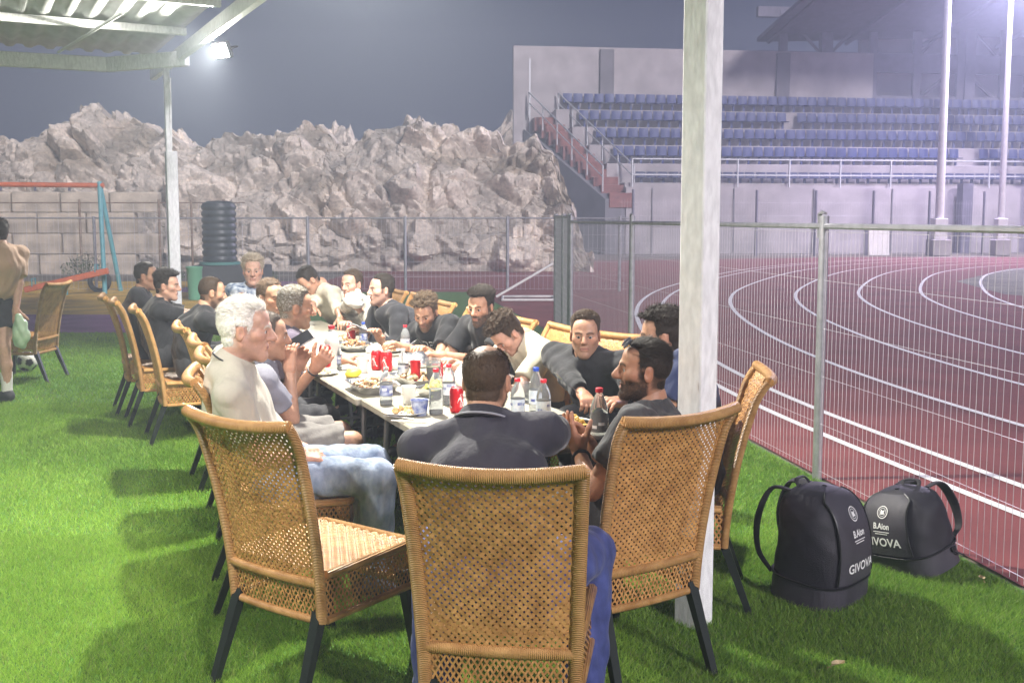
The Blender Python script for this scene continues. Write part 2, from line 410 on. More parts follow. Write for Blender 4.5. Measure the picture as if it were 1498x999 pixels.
# steel roof: columns, beams, braces
for x in (11.6, 19.4, 22.9, 30.5):
    m = MB(); m.box((x, .3 + TREAD * 5 + .4, 5.8), (.55, .4, 11.6)); m.build('roof_column', M_steeld, stand, False)
for x in (15.9, 19.6):
    m = MB(); m.box((x, -.5, 5.6 if x > 16 else 1.6), (.5, .5, 11.2 if x > 16 else 3.2)); m.build('front_column', M_steeld, stand, False)
yb = .3 + TREAD * 5 + .5
for z, h in ((zb + 1.0, .5), (zb + 2.9, .95), (zb + 5.3, .5)):
    m = MB(); m.box((27, yb, z), (38, .3, h)); m.build('roof_beam', M_steeld, stand, False)
for k in range(12):
    x = 9.6 + k * 2.4
    for z0_, z1_ in ((zb + 1.2, zb + 2.5), (zb + 3.4, zb + 5.1)):
        if k % 3 == 2: continue
        m = MB(); a, b = ((x, yb, z0_), (x + 1.7, yb, z1_)) if k % 2 else ((x + 1.7, yb, z0_), (x, yb, z1_))
        pipe(m, a, b, .09); m.build('roof_brace', M_steeld, stand)
    m = MB(); m.box((x - .25, yb - .1, zb + 3.2), (.42, .2, 4.4)); m.build('roof_post', M_steeld, stand, False)
m = MB(); V = [(8.4, -1.5, 11.9), (46, -1.5, 12.4), (46, 6.6, 12.0), (8.4, 6.6, 10.6), (8.4, -1.5, 12.1), (46, -1.5, 12.7), (46, 6.6, 12.3), (8.4, 6.6, 10.8)]
m.add(V, BOXF); m.build('roof', M_steeld, stand, False)
for k in range(9):
    m = MB(); pipe(m, (9 + k * 4.2, -1.3, 11.85), (9 + k * 4.2, 6.5, 10.6), .12); m.build('roof_rafter', M_steeld, stand)

# floodlight masts of the stadium
M_mast = mat('mast_paint', (.72, .70, .72), .45, var=.08, scale=6)
def mast(px, pyb, hgt, r, label, lit=0):
    g = G(px, pyb); e = empty('floodlight_mast', (g[0], g[1], 0), 0, label, 'light mast', 'stadium light masts')
    m = MB(); m.tube([(0, 0, .5), (0, 0, hgt)], [r, r * .62], 12); m.build('pole', M_mast, e)
    m = MB(); m.box((0, 0, .35), (r * 4.2, r * 4.2, .7), bev=.03); m.build('base', M_conc, e)
    m = MB(); m.box((0, 0, 1.15), (r * 2.9, r * 2.9, .9), bev=.02); m.build('sleeve', M_mast, e)
    m = MB(); m.box((0, 0, hgt), (2.4, .12, .12)); m.build('crossarm', M_steel, e)
    for s in (-.9, -.3, .3, .9):
        m = MB(); m.box((s, -.16, hgt + .2), (.42, .16, .36), rot=rotx(R(-35)), bev=.03); lh = m.build('lamp_head', M_steeld, e)
        if lit:
            m = MB(); m.box((s, -.235, hgt + .145), (.36, .02, .30), rot=rotx(R(-35)), bev=.005); m.build('lamp_glass', mat('mast_lamp', (1, 1, 1), .3, emit=(.86, .78, 1.0), estr=25), lh)
    if lit:
        l = bpy.data.lights.new('mast_lamp', 'SPOT'); l.energy = lit; l.color = (.80, .70, 1.0); l.spot_size = R(165); l.spot_blend = .7; l.shadow_soft_size = .6
        lo = bpy.data.objects.new('mast_lamp', l); COL.objects.link(lo); lo.parent = e; lo.location = (0, -.5, hgt + .1); lo.rotation_euler = (R(-28), 0, 0)
    return e
mast(1372, 374, 17, .19, 'tall white light mast beside the boarded column of the grandstand')
mast(1462, 374, 12.5, .15, 'slimmer white light mast with crossarm near the right end of the stand', 17000)
# white board leaning on the track fence
e = empty('notice_board', tuple(G(1285, 374)), R(6), 'white blank board leaning on the fence beside the track', 'board')
m = MB(); m.box((0, 0, .62), (.92, .05, 1.22), rot=rotx(R(-6)), bev=.008); m.build('panel', mat('board_white', (.78, .76, .72), .5, var=.06), e)
m = MB(); m.box((-.56, .05, .62), (.16, .12, 1.24), bev=.01); m.build('stand_post', M_steeld, e)

# ------------------------------------------------------------------ fences
M_post = mat('fence_post', (.46, .46, .50), .4, metal=.7, var=.15, scale=14)
M_wire = mat('fence_wire', (.66, .64, .68), .42, metal=.35)
def fence(name, a, b, posts, h, label, dv=.05, dh=.3, wr=.0015, pr=.03, rail=True, zr=None, cap=False, matp=None):
    a = np.array(a, float); b = np.array(b, float); Ln = np.linalg.norm(b - a); d = (b - a) / Ln; ang = math.atan2(d[1], d[0])
    e = empty(name, (a[0], a[1], 0), ang, label, 'fence')
    mp = matp or M_post
    for t in posts:
        m = MB(); m.tube([(t, 0, -.1), (t, 0, h + .04)], pr, 10)
        if cap: m.tube([(t - .012, 0, h + .05), (t + .03, 0, h + .06), (t + .07, 0, h + .045)], .014, 6); m.tube([(t + .065, 0, h + .05), (t + .065, 0, h - .10)], .012, 6)
        m.build('post', mp, e)
    if rail:
        m = MB(); m.tube([(0, 0, zr or h), (Ln, 0, zr or h)], .019, 8); m.build('top_rail', mp, e)
    m = MB(); zt = (zr or h) - .01
    V = []; F = []; n = 0
    def wire(p, q):
        nonlocal n
        p = np.array(p); q = np.array(q); ax = (q - p) / np.linalg.norm(q - p)
        s1 = np.array([0, 1, 0]); s2 = np.cross(ax, s1)
        for c in (p, q):
            for k in range(3): V.append(c + wr * (math.cos(2.094 * k) * s1 + math.sin(2.094 * k) * s2))
        for k in range(3): F.append((n + k, n + (k + 1) % 3, n + 3 + (k + 1) % 3, n + 3 + k))
        n += 6
    for x in np.arange(dv, Ln, dv):
        j = random.uniform(-.004, .004); wire((x + j, 0, .03), (x, 0, zt))
    for z in np.arange(.06, zt, dh): wire((0, .003, z), (Ln, .003, z))
    me = np_mesh('wire_mesh', V, np.array(F), True); tag(link('wire_mesh', me, M_wire, e), kind='stuff')
    return e
n0 = fence_pt(-3.4); nE = fence_pt(9.0); tpost = np.linalg.norm(np.array([1.94, 6.38]) - n0)
fence('wire_fence', n0, nE, [.02, tpost, tpost + 4.2, tpost + 7.0, 12.38], 1.62, 'near wire mesh fence with grey steel posts between the turf and the red track', zr=1.595, cap=True)
gE = nE + FD * .06
fence('fence_gate', gE, gE + np.array([-.10, 1.9]), [.02, .8, 1.88], 1.66, 'open mesh gate leaf seen edge on at the end of the near wire fence', dv=.03, dh=.08, wr=.003, pr=.032)
fence('wire_fence', (-12.5, 22.9), (2.6, 22.9), [1.0, 3.2, 5.85, 7.95, 10.12, 12.4, 14.9], 1.63, 'far wire mesh fence along the back of the turf, in front of the rock', dv=.1, dh=.3, wr=.0030, pr=.035)
s_a, s_b = G(905, 377), G(1560, 371)
fence('track_fence', s_a[:2], s_b[:2], list(np.arange(.6, 26, 2.75)), 2.75, 'tall dark post and wire fence round the outside of the track below the stand', dv=.12, dh=.55, wr=.004, pr=.055, rail=False, zr=2.4, matp=M_steeld)
pf = fence('playground_fence', (-15, 28.6), (-7.4, 28.6), [.4, 3.0, 5.2, 6.1, 7.0], 2.1, 'rusty wire fence with slim posts behind the playground swing', dv=.3, dh=.6, wr=.004, pr=.035, zr=2.05, matp=mat('rusty_post', (.23, .16, .11), .8, var=.3))

# ------------------------------------------------------------------ canopy
pil = np.array([.742, 4.06]); pst = np.array([-4.74, 14.4]); bd = (pst - pil) / np.linalg.norm(pst - pil)
ba = math.atan2(bd[1], bd[0]); bl = np.linalg.norm(pst - pil); ZB = 3.70
can = empty('canopy', (pil[0], pil[1], 0), ba, 'galvanised steel canopy with corrugated roof carried on square perforated posts', 'canopy')
M_galv = mat('galvanised_sheet', (.86, .86, .87), .5, metal=.08, var=.12, scale=38, bump=.4, bscale=90, detail=8, stretch=(1, 1, .35))
M_roofs = mat('roof_sheet', (.66, .67, .66), .55, metal=.3, var=.12, scale=3)
# local x runs from the near pillar to the far post, local y to the right of it is negative; the roof lies at positive y (left)
m = MB(); m.box((0, 0, ZB / 2 - .02), (.113, .113, ZB + .1), rot=rotz(R(15)), bev=.006); m.build('post', M_galv, can)
m = MB(); m.box((bl, 0, 1.28), (.15, .15, 2.56), bev=.008); m.build('post', M_galv, can)
m = MB(); m.box((bl - .02, .03, 3.1), (.075, .075, 1.25), bev=.006); m.build('post_extension', M_galv, can)
m = MB()
V = [(bl - .06, 0, 2.6), (bl + .06, 0, 2.6), (bl + .13, 0, 3.55), (bl - .13, 0, 3.55)]
m.add([(x, y, z) for y in (-.012, .012) for x, _, z in V], [(0, 1, 2, 3), (7, 6, 5, 4), (0, 4, 5, 1), (1, 5, 6, 2), (2, 6, 7, 3), (3, 7, 4, 0)]); m.build('gusset', M_galv, can, False)
m = MB(); m.box((bl / 2 - 1, .0, ZB + .06), (bl + 4.6, .09, .16), bev=.008); m.build('edge_beam', M_galv, can)
# far beam of the roof: two lengths that meet at a kink
def can_loc(p): v = np.asarray(p, float)[:2] - pil; c_, s_ = bd; return np.array([v[0] * c_ + v[1] * s_, -v[0] * s_ + v[1] * c_])
kp = [can_loc(G(272, 86, ZB)), can_loc(G(157, 95, ZB)), can_loc(G(-260, 72, ZB))]
for (a, b) in ((kp[0], kp[1]), (kp[1], kp[2])):
    d = b - a; an = math.atan2(d[1], d[0])
    m = MB(); m.box((*(a + b) / 2, ZB + .0), (np.linalg.norm(d) + .05, .10, .19), rot=rotz(an), bev=.008); m.build('end_beam', M_galv, can)
for k, x in enumerate((bl - 1.9, bl - 3.8, bl - 5.7, bl - 7.6, bl - 9.5)):
    m = MB(); m.box((x, 4.6, ZB + .18), (.07, 9.0, .09), bev=.006); m.build('purlin', M_galv, can)
for k in range(5):
    m = MB(); m.tube([(bl - .2, 1.4 + k * 1.8, ZB + .08), (bl - 3.2, 1.0 + k * 1.8, ZB + .10)], .02, 6); m.build('tie_rod', M_galv, can)
xs = np.linspace(.05, 9.6, 250); zz = ZB + .27 + .022 * np.clip(np.sin(xs * 2 * math.pi / .25) * 2.2, -1, 1)
A = np.array([[(x, y, z + .02 * 0) for y, z in zip(xs, zz)] for x in (-3.5, bl * .4, bl + .75)])
m = MB(); m.grid(A); A3 = A.copy(); A3[..., 2] += .012; m.grid(A3, flip=True); m.build('roof_sheet', M_roofs, can, True, 60)

# floodlights fixed on the canopy beam
M_lamp = mat('lamp_glass', (1, 1, 1), .3, emit=(1.0, .97, .86), estr=60.0)
M_lampb = mat('lamp_body', (.12, .12, .13), .5, metal=.5)
def floodlight(p, aim, energy, label, spot=150, col=(1.0, .96, .86), rad=.06, w_=.30):
    p = np.array(p, float); d = nrm(np.array(aim, float) - p)
    q = Vector(d).to_track_quat('-Z', 'Y').to_euler()
    e = empty('floodlight', tuple(p), 0, label, 'floodlight', 'floodlights on the canopy beam'); e.rotation_euler = q
    m = MB(); m.box((0, 0, .035), (w_, w_ * .75, .06), bev=.012); m.build('housing', M_lampb, e)
    m = MB(); m.box((0, 0, .002), (w_ * .86, w_ * .62, .012), bev=.003); m.build('lens', M_lamp, e)
    m = MB(); m.tube([(-w_ * .55, 0, .03), (-w_ * .55, 0, .14), (w_ * .55, 0, .14), (w_ * .55, 0, .03)], .012, 6); m.build('bracket', M_lampb, e)
    for k in range(5):
        m = MB(); m.box((-.09 + k * .045, 0, .075), (.008, w_ * .6, .03)); m.build('fin', M_lampb, e, False)
    l = bpy.data.lights.new('lamp', 'SPOT'); l.energy = energy; l.color = col; l.spot_size = R(spot); l.spot_blend = .6; l.shadow_soft_size = rad
    lo = bpy.data.objects.new('lamp', l); COL.objects.link(lo); lo.parent = e; lo.location = (0, 0, -.03)
    return e
# ================================================================== the dining table
U2 = np.array([-.408, .913]); N2 = np.array([.913, .408]); P0 = np.array([-.24, 3.91]); TW = .78
def T(s, p, z=0.0): q = P0 + U2 * s + N2 * p; return np.array([q[0], q[1], z])
UA = math.atan2(U2[1], U2[0])
TZ = .74
floodlight((*(T(2.35, .30)[:2] + np.array([.0, 0])), 3.62), T(1.8, .2), 1000, 'bright floodlight on the canopy beam above the dining table')
floodlight((-3.40, 12.2, 3.58), (-6.2, 8.0, 1.4), 800, 'small white floodlight on the beam beside the far canopy post', w_=.26)
floodlight((-3.3, 2.6, 3.62), (-3.1, 4.2, 0), 420, 'floodlight under the canopy roof over the open turf')

M_ttop = mat('table_top', (.34, .315, .25), .55, var=.10, scale=18, bump=.3, bscale=60)
M_tleg = mat('table_leg', (.16, .16, .17), .45, metal=.6)
tl_ = 1.32
tabs = ['cream folding table at the near end, before the man in the dark shirt', 'cream folding table second from the near end of the row', 'cream folding table third from the near end of the row', 'cream folding table at the far end of the row']
for i in range(4):
    j = (.015, -.012, .01, -.008)[i]
    c = T(tl_ * (i + .5), TW / 2 + j)
    e = empty('folding_table', (c[0], c[1], 0), UA, tabs[i], 'table', 'folding tables set end to end')
    m = MB(); m.box((0, 0, TZ - .02), (tl_ - .006, TW, .04), bev=.008); m.build('table_top', M_ttop, e)
    m = MB(); m.box((0, 0, TZ - .055), (tl_ - .14, TW - .12, .028)); m.build('apron', M_tleg, e, False)
    for sx in (-1, 1):
        for sy in (-1, 1):
            m = MB(); m.tube([(sx * .5, sy * .30, TZ - .06), (sx * .54, sy * .33, .0)], .014, 8); m.build('leg', M_tleg, e)
        m = MB(); m.tube([(sx * .52, -.31, .35), (sx * .52, .31, .35)], .010, 6); m.build('crossbar', M_tleg, e)

# ------------------------------------------------------------------ wicker chair
M_wick = mat('wicker', (.50, .235, .074), .48, var=.22, scale=22, bump=.6, bscale=150, col2=(.61, .315, .108), coat=.15)
M_wickf = mat('wicker_frame', (.53, .265, .085), .42, var=.18, scale=20, bump=.9, bscale=55, wave='Z', col2=(.62, .345, .125), coat=.2)
M_wickt = mat('wicker_rail', (.53, .265, .085), .42, var=.18, scale=20, bump=.9, bscale=55, wave='X', col2=(.62, .345, .125), coat=.2)
M_cleg = mat('chair_leg', (.020, .026, .024), .4, metal=.3)
CT = .985
def back(u, v):
    u = np.asarray(u, float); v = np.asarray(v, float)
    wd = .218 + .027 * v ** 1.3
    fl = np.clip((v - .86) / .14, 0, 1) ** 2 * .022
    y = -.215 - (.035 * v + .105 * v ** 2) - .034 * (1 - u * u) * (.35 + .65 * v) - fl
    z = .285 + (CT - .285) * v - .012 * (1 - u * u) * v ** 3
    return np.stack([u * wd, y, z], -1)
def seatp(a, b):
    a = np.asarray(a, float); b = np.asarray(b, float)
    return np.stack([a * (.225 + .012 * (b + 1) / 2), -.205 + (b + 1) / 2 * .445, .455 - .016 * (1 - a * a) * (1 - b * b)], -1)
def weave(fn, x0, x1, y0, y1, pitch, hw, thick=.0016, slope=1.0, mapx=None):
    """Crossing ribbons on a surface; (x, y) are metres on the flat pattern."""
    V = []; F = []; n = 0
    for fam in (1, -1):
        k = slope * fam
        step = pitch * math.sqrt(1 + slope ** 2) / slope
        c0 = min(x0 - y / k for y in (y0, y1)); c1 = max(x1 - y / k for y in (y0, y1))
        ci = 0
        for c in np.arange(c0, c1 + step, step):
            ya = max(y0, min((x0 - c) * k, (x1 - c) * k)); yb_ = min(y1, max((x0 - c) * k, (x1 - c) * k)); ci += 1
            if yb_ - ya < .004: continue
            cnt = max(2, int((yb_ - ya) / (step * slope / 2) * 2) + 1)
            ys = np.linspace(ya, yb_, cnt); xs_ = c + ys / k
            d = nrm([1 / k, 1, 0])[:2]; nn = np.array([d[1], -d[0]])
            hgt = thick * fam * np.sign(np.sin(ys / (step * slope / 2) * math.pi + ci * math.pi)) 
            pts = []
            for sg in (-1, 1): pts.append(fn(xs_ + sg * hw * nn[0], ys + sg * hw * nn[1], hgt))
            A = np.stack(pts, 1); V.append(A.reshape(-1, 3))
            F += [(n + 2 * i, n + 2 * i + 1, n + 2 * i + 3, n + 2 * i + 2) for i in range(cnt - 1)]; n += 2 * cnt
    return np.vstack(V), np.array(F)
def back_fn(x, y, h):
    v = y / (CT - .285); u = np.clip(x / .235, -1, 1); p = back(u, np.clip(v, 0, 1)); p[..., 1] += h; return p
def seat_fn(x, y, h):
    p = seatp(np.clip(x / .225, -1, 1), np.clip(y / .225, -1, 1)); p[..., 2] += h; return p
def apron_fn(side):
    def f(x, y, h):
        z = .285 + y
        if side == 'front': return np.stack([x, .24 + h + 0 * x, z], -1)
        return np.stack([side * (.226 + .010 * (x + .22) / .44) + h, x, z], -1)
    return f
CH = {}
V, F = weave(back_fn, -.232, .232, .145, .69, .0165, .0052); CH['back_weave'] = np_mesh('back_weave', V, F)
V, F = weave(back_fn, -.232, .232, .008, .130, .0165, .0034, slope=1.6); CH['back_apron'] = np_mesh('lower_back_weave', V, F)
V, F = weave(seat_fn, -.222, .222, -.222, .222, .0150, .0056, thick=.0022); CH['seat_weave'] = np_mesh('seat_weave', V, F)
for nm, sd in (('front', 'front'), ('right', 1), ('left', -1)):
    V, F = weave(apron_fn(sd), -.215, .215 if sd == 'front' else .235, .012, .155, .0165, .0036, slope=1.6); CH['apron_' + nm] = np_mesh('apron_weave', V, F)
for k in CH: CH[k].materials.append(M_wick)
vs = np.linspace(0, 1, 26); us = np.linspace(-1, 1, 17)
def flat_tube(pts, a, b, n=10): m = MB(); m.tube(pts, a, n, flat=b / a); return m
for sg, nm in ((-1, 'l'), (1, 'r')):
    m = MB(); m.tube(back(sg + 0 * vs, vs), .0215, 10, flat=.82, up=(0, 1, 0)); CH['side_' + nm] = m.mesh('back_stile', M_wickf, True, 60)
m = MB(); m.tube(back(us * 1.03, 0 * us + 1.0), .0235, 10, flat=.9); CH['top'] = m.mesh('top_rail', M_wickt, True, 60)
m = MB(); m.tube(back(us, 0 * us + .195), .0165, 8, flat=1.1); CH['mid'] = m.mesh('lower_rail', M_wickt, True, 60)
m = MB(); m.tube(back(us, 0 * us + .005), .015, 8); CH['bot'] = m.mesh('bottom_rail', M_wickt, True, 60)
m = MB()
fr = [(-.226, -.20, .447), (-.238, .225, .447), (-.222, .245, .447), (.222, .245, .447), (.238, .225, .447), (.226, -.20, .447)]
m.tube(fr, .0165, 8); CH['seat_frame'] = m.mesh('seat_frame', M_wickt, True, 60)
m = MB(); m.tube([(x, y, .288) for x, y, z in fr], .0135, 8); CH['apron_rail'] = m.mesh('apron_rail', M_wickt, True, 60)
def leg_mesh(a, b):
    m = MB(); a = np.array(a); b = np.array(b); V = []
    for c, hw in ((a, .0195), (b, .0135)):
        for dx, dy in ((-1, -1), (1, -1), (1, 1), (-1, 1)): V.append(c + np.array([dx * hw, dy * hw, 0]))
    m.add(V, BOXF); return m.mesh('leg', M_cleg, False)
for k, (a, b) in {'leg1': ((-.20, -.205, .32), (-.215, -.325, 0)), 'leg2': ((.20, -.205, .32), (.215, -.325, 0)), 'leg3': ((-.205, .215, .34), (-.225, .265, 0)), 'leg4': ((.205, .215, .34), (.225, .265, 0))}.items(): CH[k] = leg_mesh(a, b)
def chair(x, y, f, label):
    f = nrm(f); e = empty('wicker_chair', (x, y, 0), math.atan2(-f[0], f[1]), label, 'chair', 'wicker chairs round the table')
    for k, me in CH.items():
        o = bpy.data.objects.new(me.name, me); COL.objects.link(o); o.parent = e
        if 'weave' in me.name: o['kind'] = 'stuff'
    return e
# ================================================================== people: smooth-blended solids turned into one skin
def surfnets(Fd, org, h):
    S = Fd < 0
    c = np.zeros(np.array(Fd.shape) - 1, np.int8)
    for a in (0, 1):
        for b in (0, 1):
            for d in (0, 1): c += S[a:Fd.shape[0] - 1 + a, b:Fd.shape[1] - 1 + b, d:Fd.shape[2] - 1 + d]
    act = (c > 0) & (c < 8); I = np.argwhere(act)
    idx = np.full(act.shape, -1, np.int64); idx[act] = np.arange(len(I))
    acc = np.zeros((len(I), 3)); cnt = np.zeros(len(I))
    cor = [(a, b, d) for a in (0, 1) for b in (0, 1) for d in (0, 1)]
    val = {q: Fd[I[:, 0] + q[0], I[:, 1] + q[1], I[:, 2] + q[2]] for q in cor}
    for q in cor:
        for ax in range(3):
            if q[ax]: continue
            q2 = list(q); q2[ax] = 1; q2 = tuple(q2); fa, fb = val[q], val[q2]; x = (fa < 0) != (fb < 0)
            t = fa[x] / (fa[x] - fb[x]); p = np.tile(np.array(q, float), (x.sum(), 1)); p[:, ax] += t
            acc[x] += p; cnt[x] += 1
    V = org + h * (I + acc / cnt[:, None])
    Fs = []
    for ax in range(3):
        o1, o2 = (ax + 1) % 3, (ax + 2) % 3
        sl0 = [slice(None)] * 3; sl1 = [slice(None)] * 3; sl0[ax] = slice(0, -1); sl1[ax] = slice(1, None)
        A, B = S[tuple(sl0)], S[tuple(sl1)]; E_ = np.argwhere(A != B)
        ok = (E_[:, o1] > 0) & (E_[:, o2] > 0) & (E_[:, o1] < Fd.shape[o1] - 1) & (E_[:, o2] < Fd.shape[o2] - 1); E_ = E_[ok]
        if not len(E_): continue
        ins = A[E_[:, 0], E_[:, 1], E_[:, 2]]; q = []
        for d1, d2 in ((-1, -1), (0, -1), (0, 0), (-1, 0)):
            z = E_.copy(); z[:, o1] += d1; z[:, o2] += d2; q.append(idx[z[:, 0], z[:, 1], z[:, 2]])
        Q = np.stack(q, 1); Q[~ins] = Q[~ins][:, ::-1]; Fs.append(Q)
    return V, np.vstack(Fs)
class Field:
    def __init__(s, lo, hi, h):
        s.h = h; s.o = np.array(lo, float) - 2 * h; s.n = np.ceil((np.array(hi) - s.o) / h).astype(int) + 3
        s.F = np.full(s.n, 1.0, np.float32)
    def sub(s, lo, hi):
        a = np.clip(np.floor((np.array(lo) - s.o) / s.h).astype(int), 0, s.n - 1); b = np.clip(np.ceil((np.array(hi) - s.o) / s.h).astype(int) + 1, 1, s.n)
        sl = tuple(slice(i, j) for i, j in zip(a, b))
        X = [(s.o[k] + s.h * np.arange(a[k], b[k], dtype=np.float32)) for k in range(3)]
        return sl, X[0][:, None, None], X[1][None, :, None], X[2][None, None, :]
    def blend(s, sl, d, k, op='u'):
        a = s.F[sl]; d = d.astype(np.float32)
        if op == 'u':
            if k > 0: hh = np.maximum(k - np.abs(a - d), 0) / k; s.F[sl] = np.minimum(a, d) - hh * hh * k * .25
            else: s.F[sl] = np.minimum(a, d)
        elif op == 's':
            d = -d; hh = np.maximum(k - np.abs(a - d), 0) / max(k, 1e-6); s.F[sl] = np.maximum(a, d) + hh * hh * k * .25
        elif op == 'i': s.F[sl] = np.maximum(a, d)
    def cone(s, a, b, r1, r2, k=.02, op='u', cut=None, cuta=None):
        a = np.array(a, float); b = np.array(b, float); mg = k + 2.5 * s.h; rm = max(r1, r2) + mg
        sl, X, Y, Z = s.sub(np.minimum(a, b) - rm, np.maximum(a, b) + rm)
        ba = b - a; L = float(ba @ ba) + 1e-9
        t = ((X - a[0]) * ba[0] + (Y - a[1]) * ba[1] + (Z - a[2]) * ba[2]) / L
        tc = np.clip(t, 0, 1)
        d = np.sqrt((X - a[0] - ba[0] * tc) ** 2 + (Y - a[1] - ba[1] * tc) ** 2 + (Z - a[2] - ba[2] * tc) ** 2) - (r1 + (r2 - r1) * tc)
        if cut is not None: d = np.maximum(d, (t - cut) * math.sqrt(L))
        if cuta is not None: d = np.maximum(d, (cuta - t) * math.sqrt(L))
        s.blend(sl, d, k, op)
    def ell(s, c, r, k=.02, op='u', M=None):
        c = np.array(c, float); r = np.array(r, float); rm = max(r) + k + 2.5 * s.h
        sl, X, Y, Z = s.sub(c - rm, c + rm); p = [X - c[0], Y - c[1], Z - c[2]]
        if M is not None: p = [p[0] * M[0][i] + p[1] * M[1][i] + p[2] * M[2][i] for i in range(3)]
        k0 = np.sqrt((p[0] / r[0]) ** 2 + (p[1] / r[1]) ** 2 + (p[2] / r[2]) ** 2); k1 = np.sqrt((p[0] / r[0] ** 2) ** 2 + (p[1] / r[1] ** 2) ** 2 + (p[2] / r[2] ** 2) ** 2)
        s.blend(sl, k0 * (k0 - 1) / (k1 + 1e-6), k, op)
    def coords(s):
        X = [(s.o[k] + s.h * np.arange(s.n[k], dtype=np.float32)) for k in range(3)]
        return X[0][:, None, None], X[1][None, :, None], X[2][None, None, :]
    def folds(s, amp, seed, lo=18, hi=60, n=5):
        r = np.random.default_rng(seed); X, Y, Z = s.coords(); D = 0
        for _ in range(n):
            d = nrm(r.normal(size=3) * np.array([1, 1, .8])); q = r.uniform(lo, hi); e = nrm(r.normal(size=3)); ph = r.uniform(0, 6.28, 2)
            D = D + (1 - 2 * np.abs(np.sin(q * .5 * (X * d[0] + Y * d[1] + Z * d[2]) + ph[0] + 1.2 * np.sin(14 * (X * e[0] + Y * e[1] + Z * e[2]) + ph[1])))) / n
        s.F += (amp * 2.2 * (D - .22)).astype(np.float32)
    def mesh(s): return surfnets(s.F, s.o, s.h)

M_skin = mat('skin', (.5, .3, .2), .48, attr=True, var=.10, scale=45, bump=.25, bscale=220, sss=.12, spec=.4)
M_eye = mat('eye', (.8, .8, .8), .15, attr=True)
def cloth(name, col, var=.10, sc=30, col2=None): return mat(name, col, .85, var=var, scale=sc, bump=2.2, bscale=16, sheen=.15, col2=col2, stretch=(1, 1, .55))
M_hair = mat('hair', (.02, .015, .01), .62, attr=True, spec=.25)

def head_mesh(h, beard=0.0, jaw=1.0, nose=1.0, open_=0.0):
    f = Field((-.10, -.13, -.21), (.10, .13, .14), h)
    f.ell((0, -.014, .030), (.0745, .093, .088), .02)
    f.ell((0, .026, -.040), (.057, .062, .080), .035)
    f.ell((0, .055, .045), (.055, .028, .040), .03)
    for s in (-1, 1):
        f.cone((s * .050, .0, -.052), (s * .014 * jaw, .066, -.102), .020, .0165, .03)
        f.ell((s * .045, .052, -.016), (.023, .024, .021), .025)
        f.cone((s * .013, .0865, .0215), (s * .044, .069, .023), .0095, .008, .014)
        f.ell((s * .031, .099, .001), (.0165, .019, .0115), .012, 's')
        f.cone((s * .0105, .093, -.030), (s * .009, .098, -.031), .0085 * nose, .0075 * nose, .009)
        f.ell((s * .078, -.010, -.008), (.0075, .019, .031), .008, 'u', rotz(s * R(-18)))
        f.ell((s * .087, -.004, -.004), (.006, .010, .017), .005, 's')
    f.cone((0, .086, .016), (0, .110 * (1 + .05 * (nose - 1)), -.025), .0085, .0125 * nose, .012)
    f.cone((-.019, .0855, -.058), (.019, .0855, -.058), .0062, .0062, .008)
    f.cone((-.016, .0845, -.0690 - open_), (.016, .0845, -.0690 - open_), .0072, .0072, .008)
    f.cone((-.020, .0935, -.0632 - open_ * .5), (.020, .0935, -.0632 - open_ * .5), .0022 + open_, .0022 + open_, .004, 's')
    f.ell((0, .072, -.101), (.020, .017, .017), .02)
    f.cone((0, -.022, -.04), (0, -.045, -.20), .054, .060, .03)
    for s in (-1, 1):   # eyelids
        f.cone((s * .018, .0815, .0072), (s * .044, .0750, .0060), .0056, .0052, .004)
        f.cone((s * .020, .0800, -.0094), (s * .043, .0732, -.0086), .0050, .0046, .005)
    if beard > .8:
        f.ell((0, .058, -.086), (.046 + beard, .034 + beard, .032 + beard), .02)
    V, Q = f.mesh()
    return V, Q
def sstep(a, b, x): t = np.clip((x - a) / (b - a), 0, 1); return t * t * (3 - 2 * t)
def hair_line(X, Y, Z, hl):
    ax = np.abs(X)
    s1 = np.maximum(Z - .079 - hl + .35 * np.maximum(ax - .05, 0), .036 - hl - Y - .25 * np.maximum(ax - .06, 0))
    s2 = np.maximum(Z - .004, -.020 - Y)
    s2 = np.maximum(s2, np.minimum(Z + .030, .012 - np.abs(Y - .020)))
    return np.minimum(np.minimum(s1, s2), Z + .078 - .25 * np.maximum(ax - .03, 0))
def hair_s(V, hl): return hair_line(V[:, 0], V[:, 1], V[:, 2], hl)
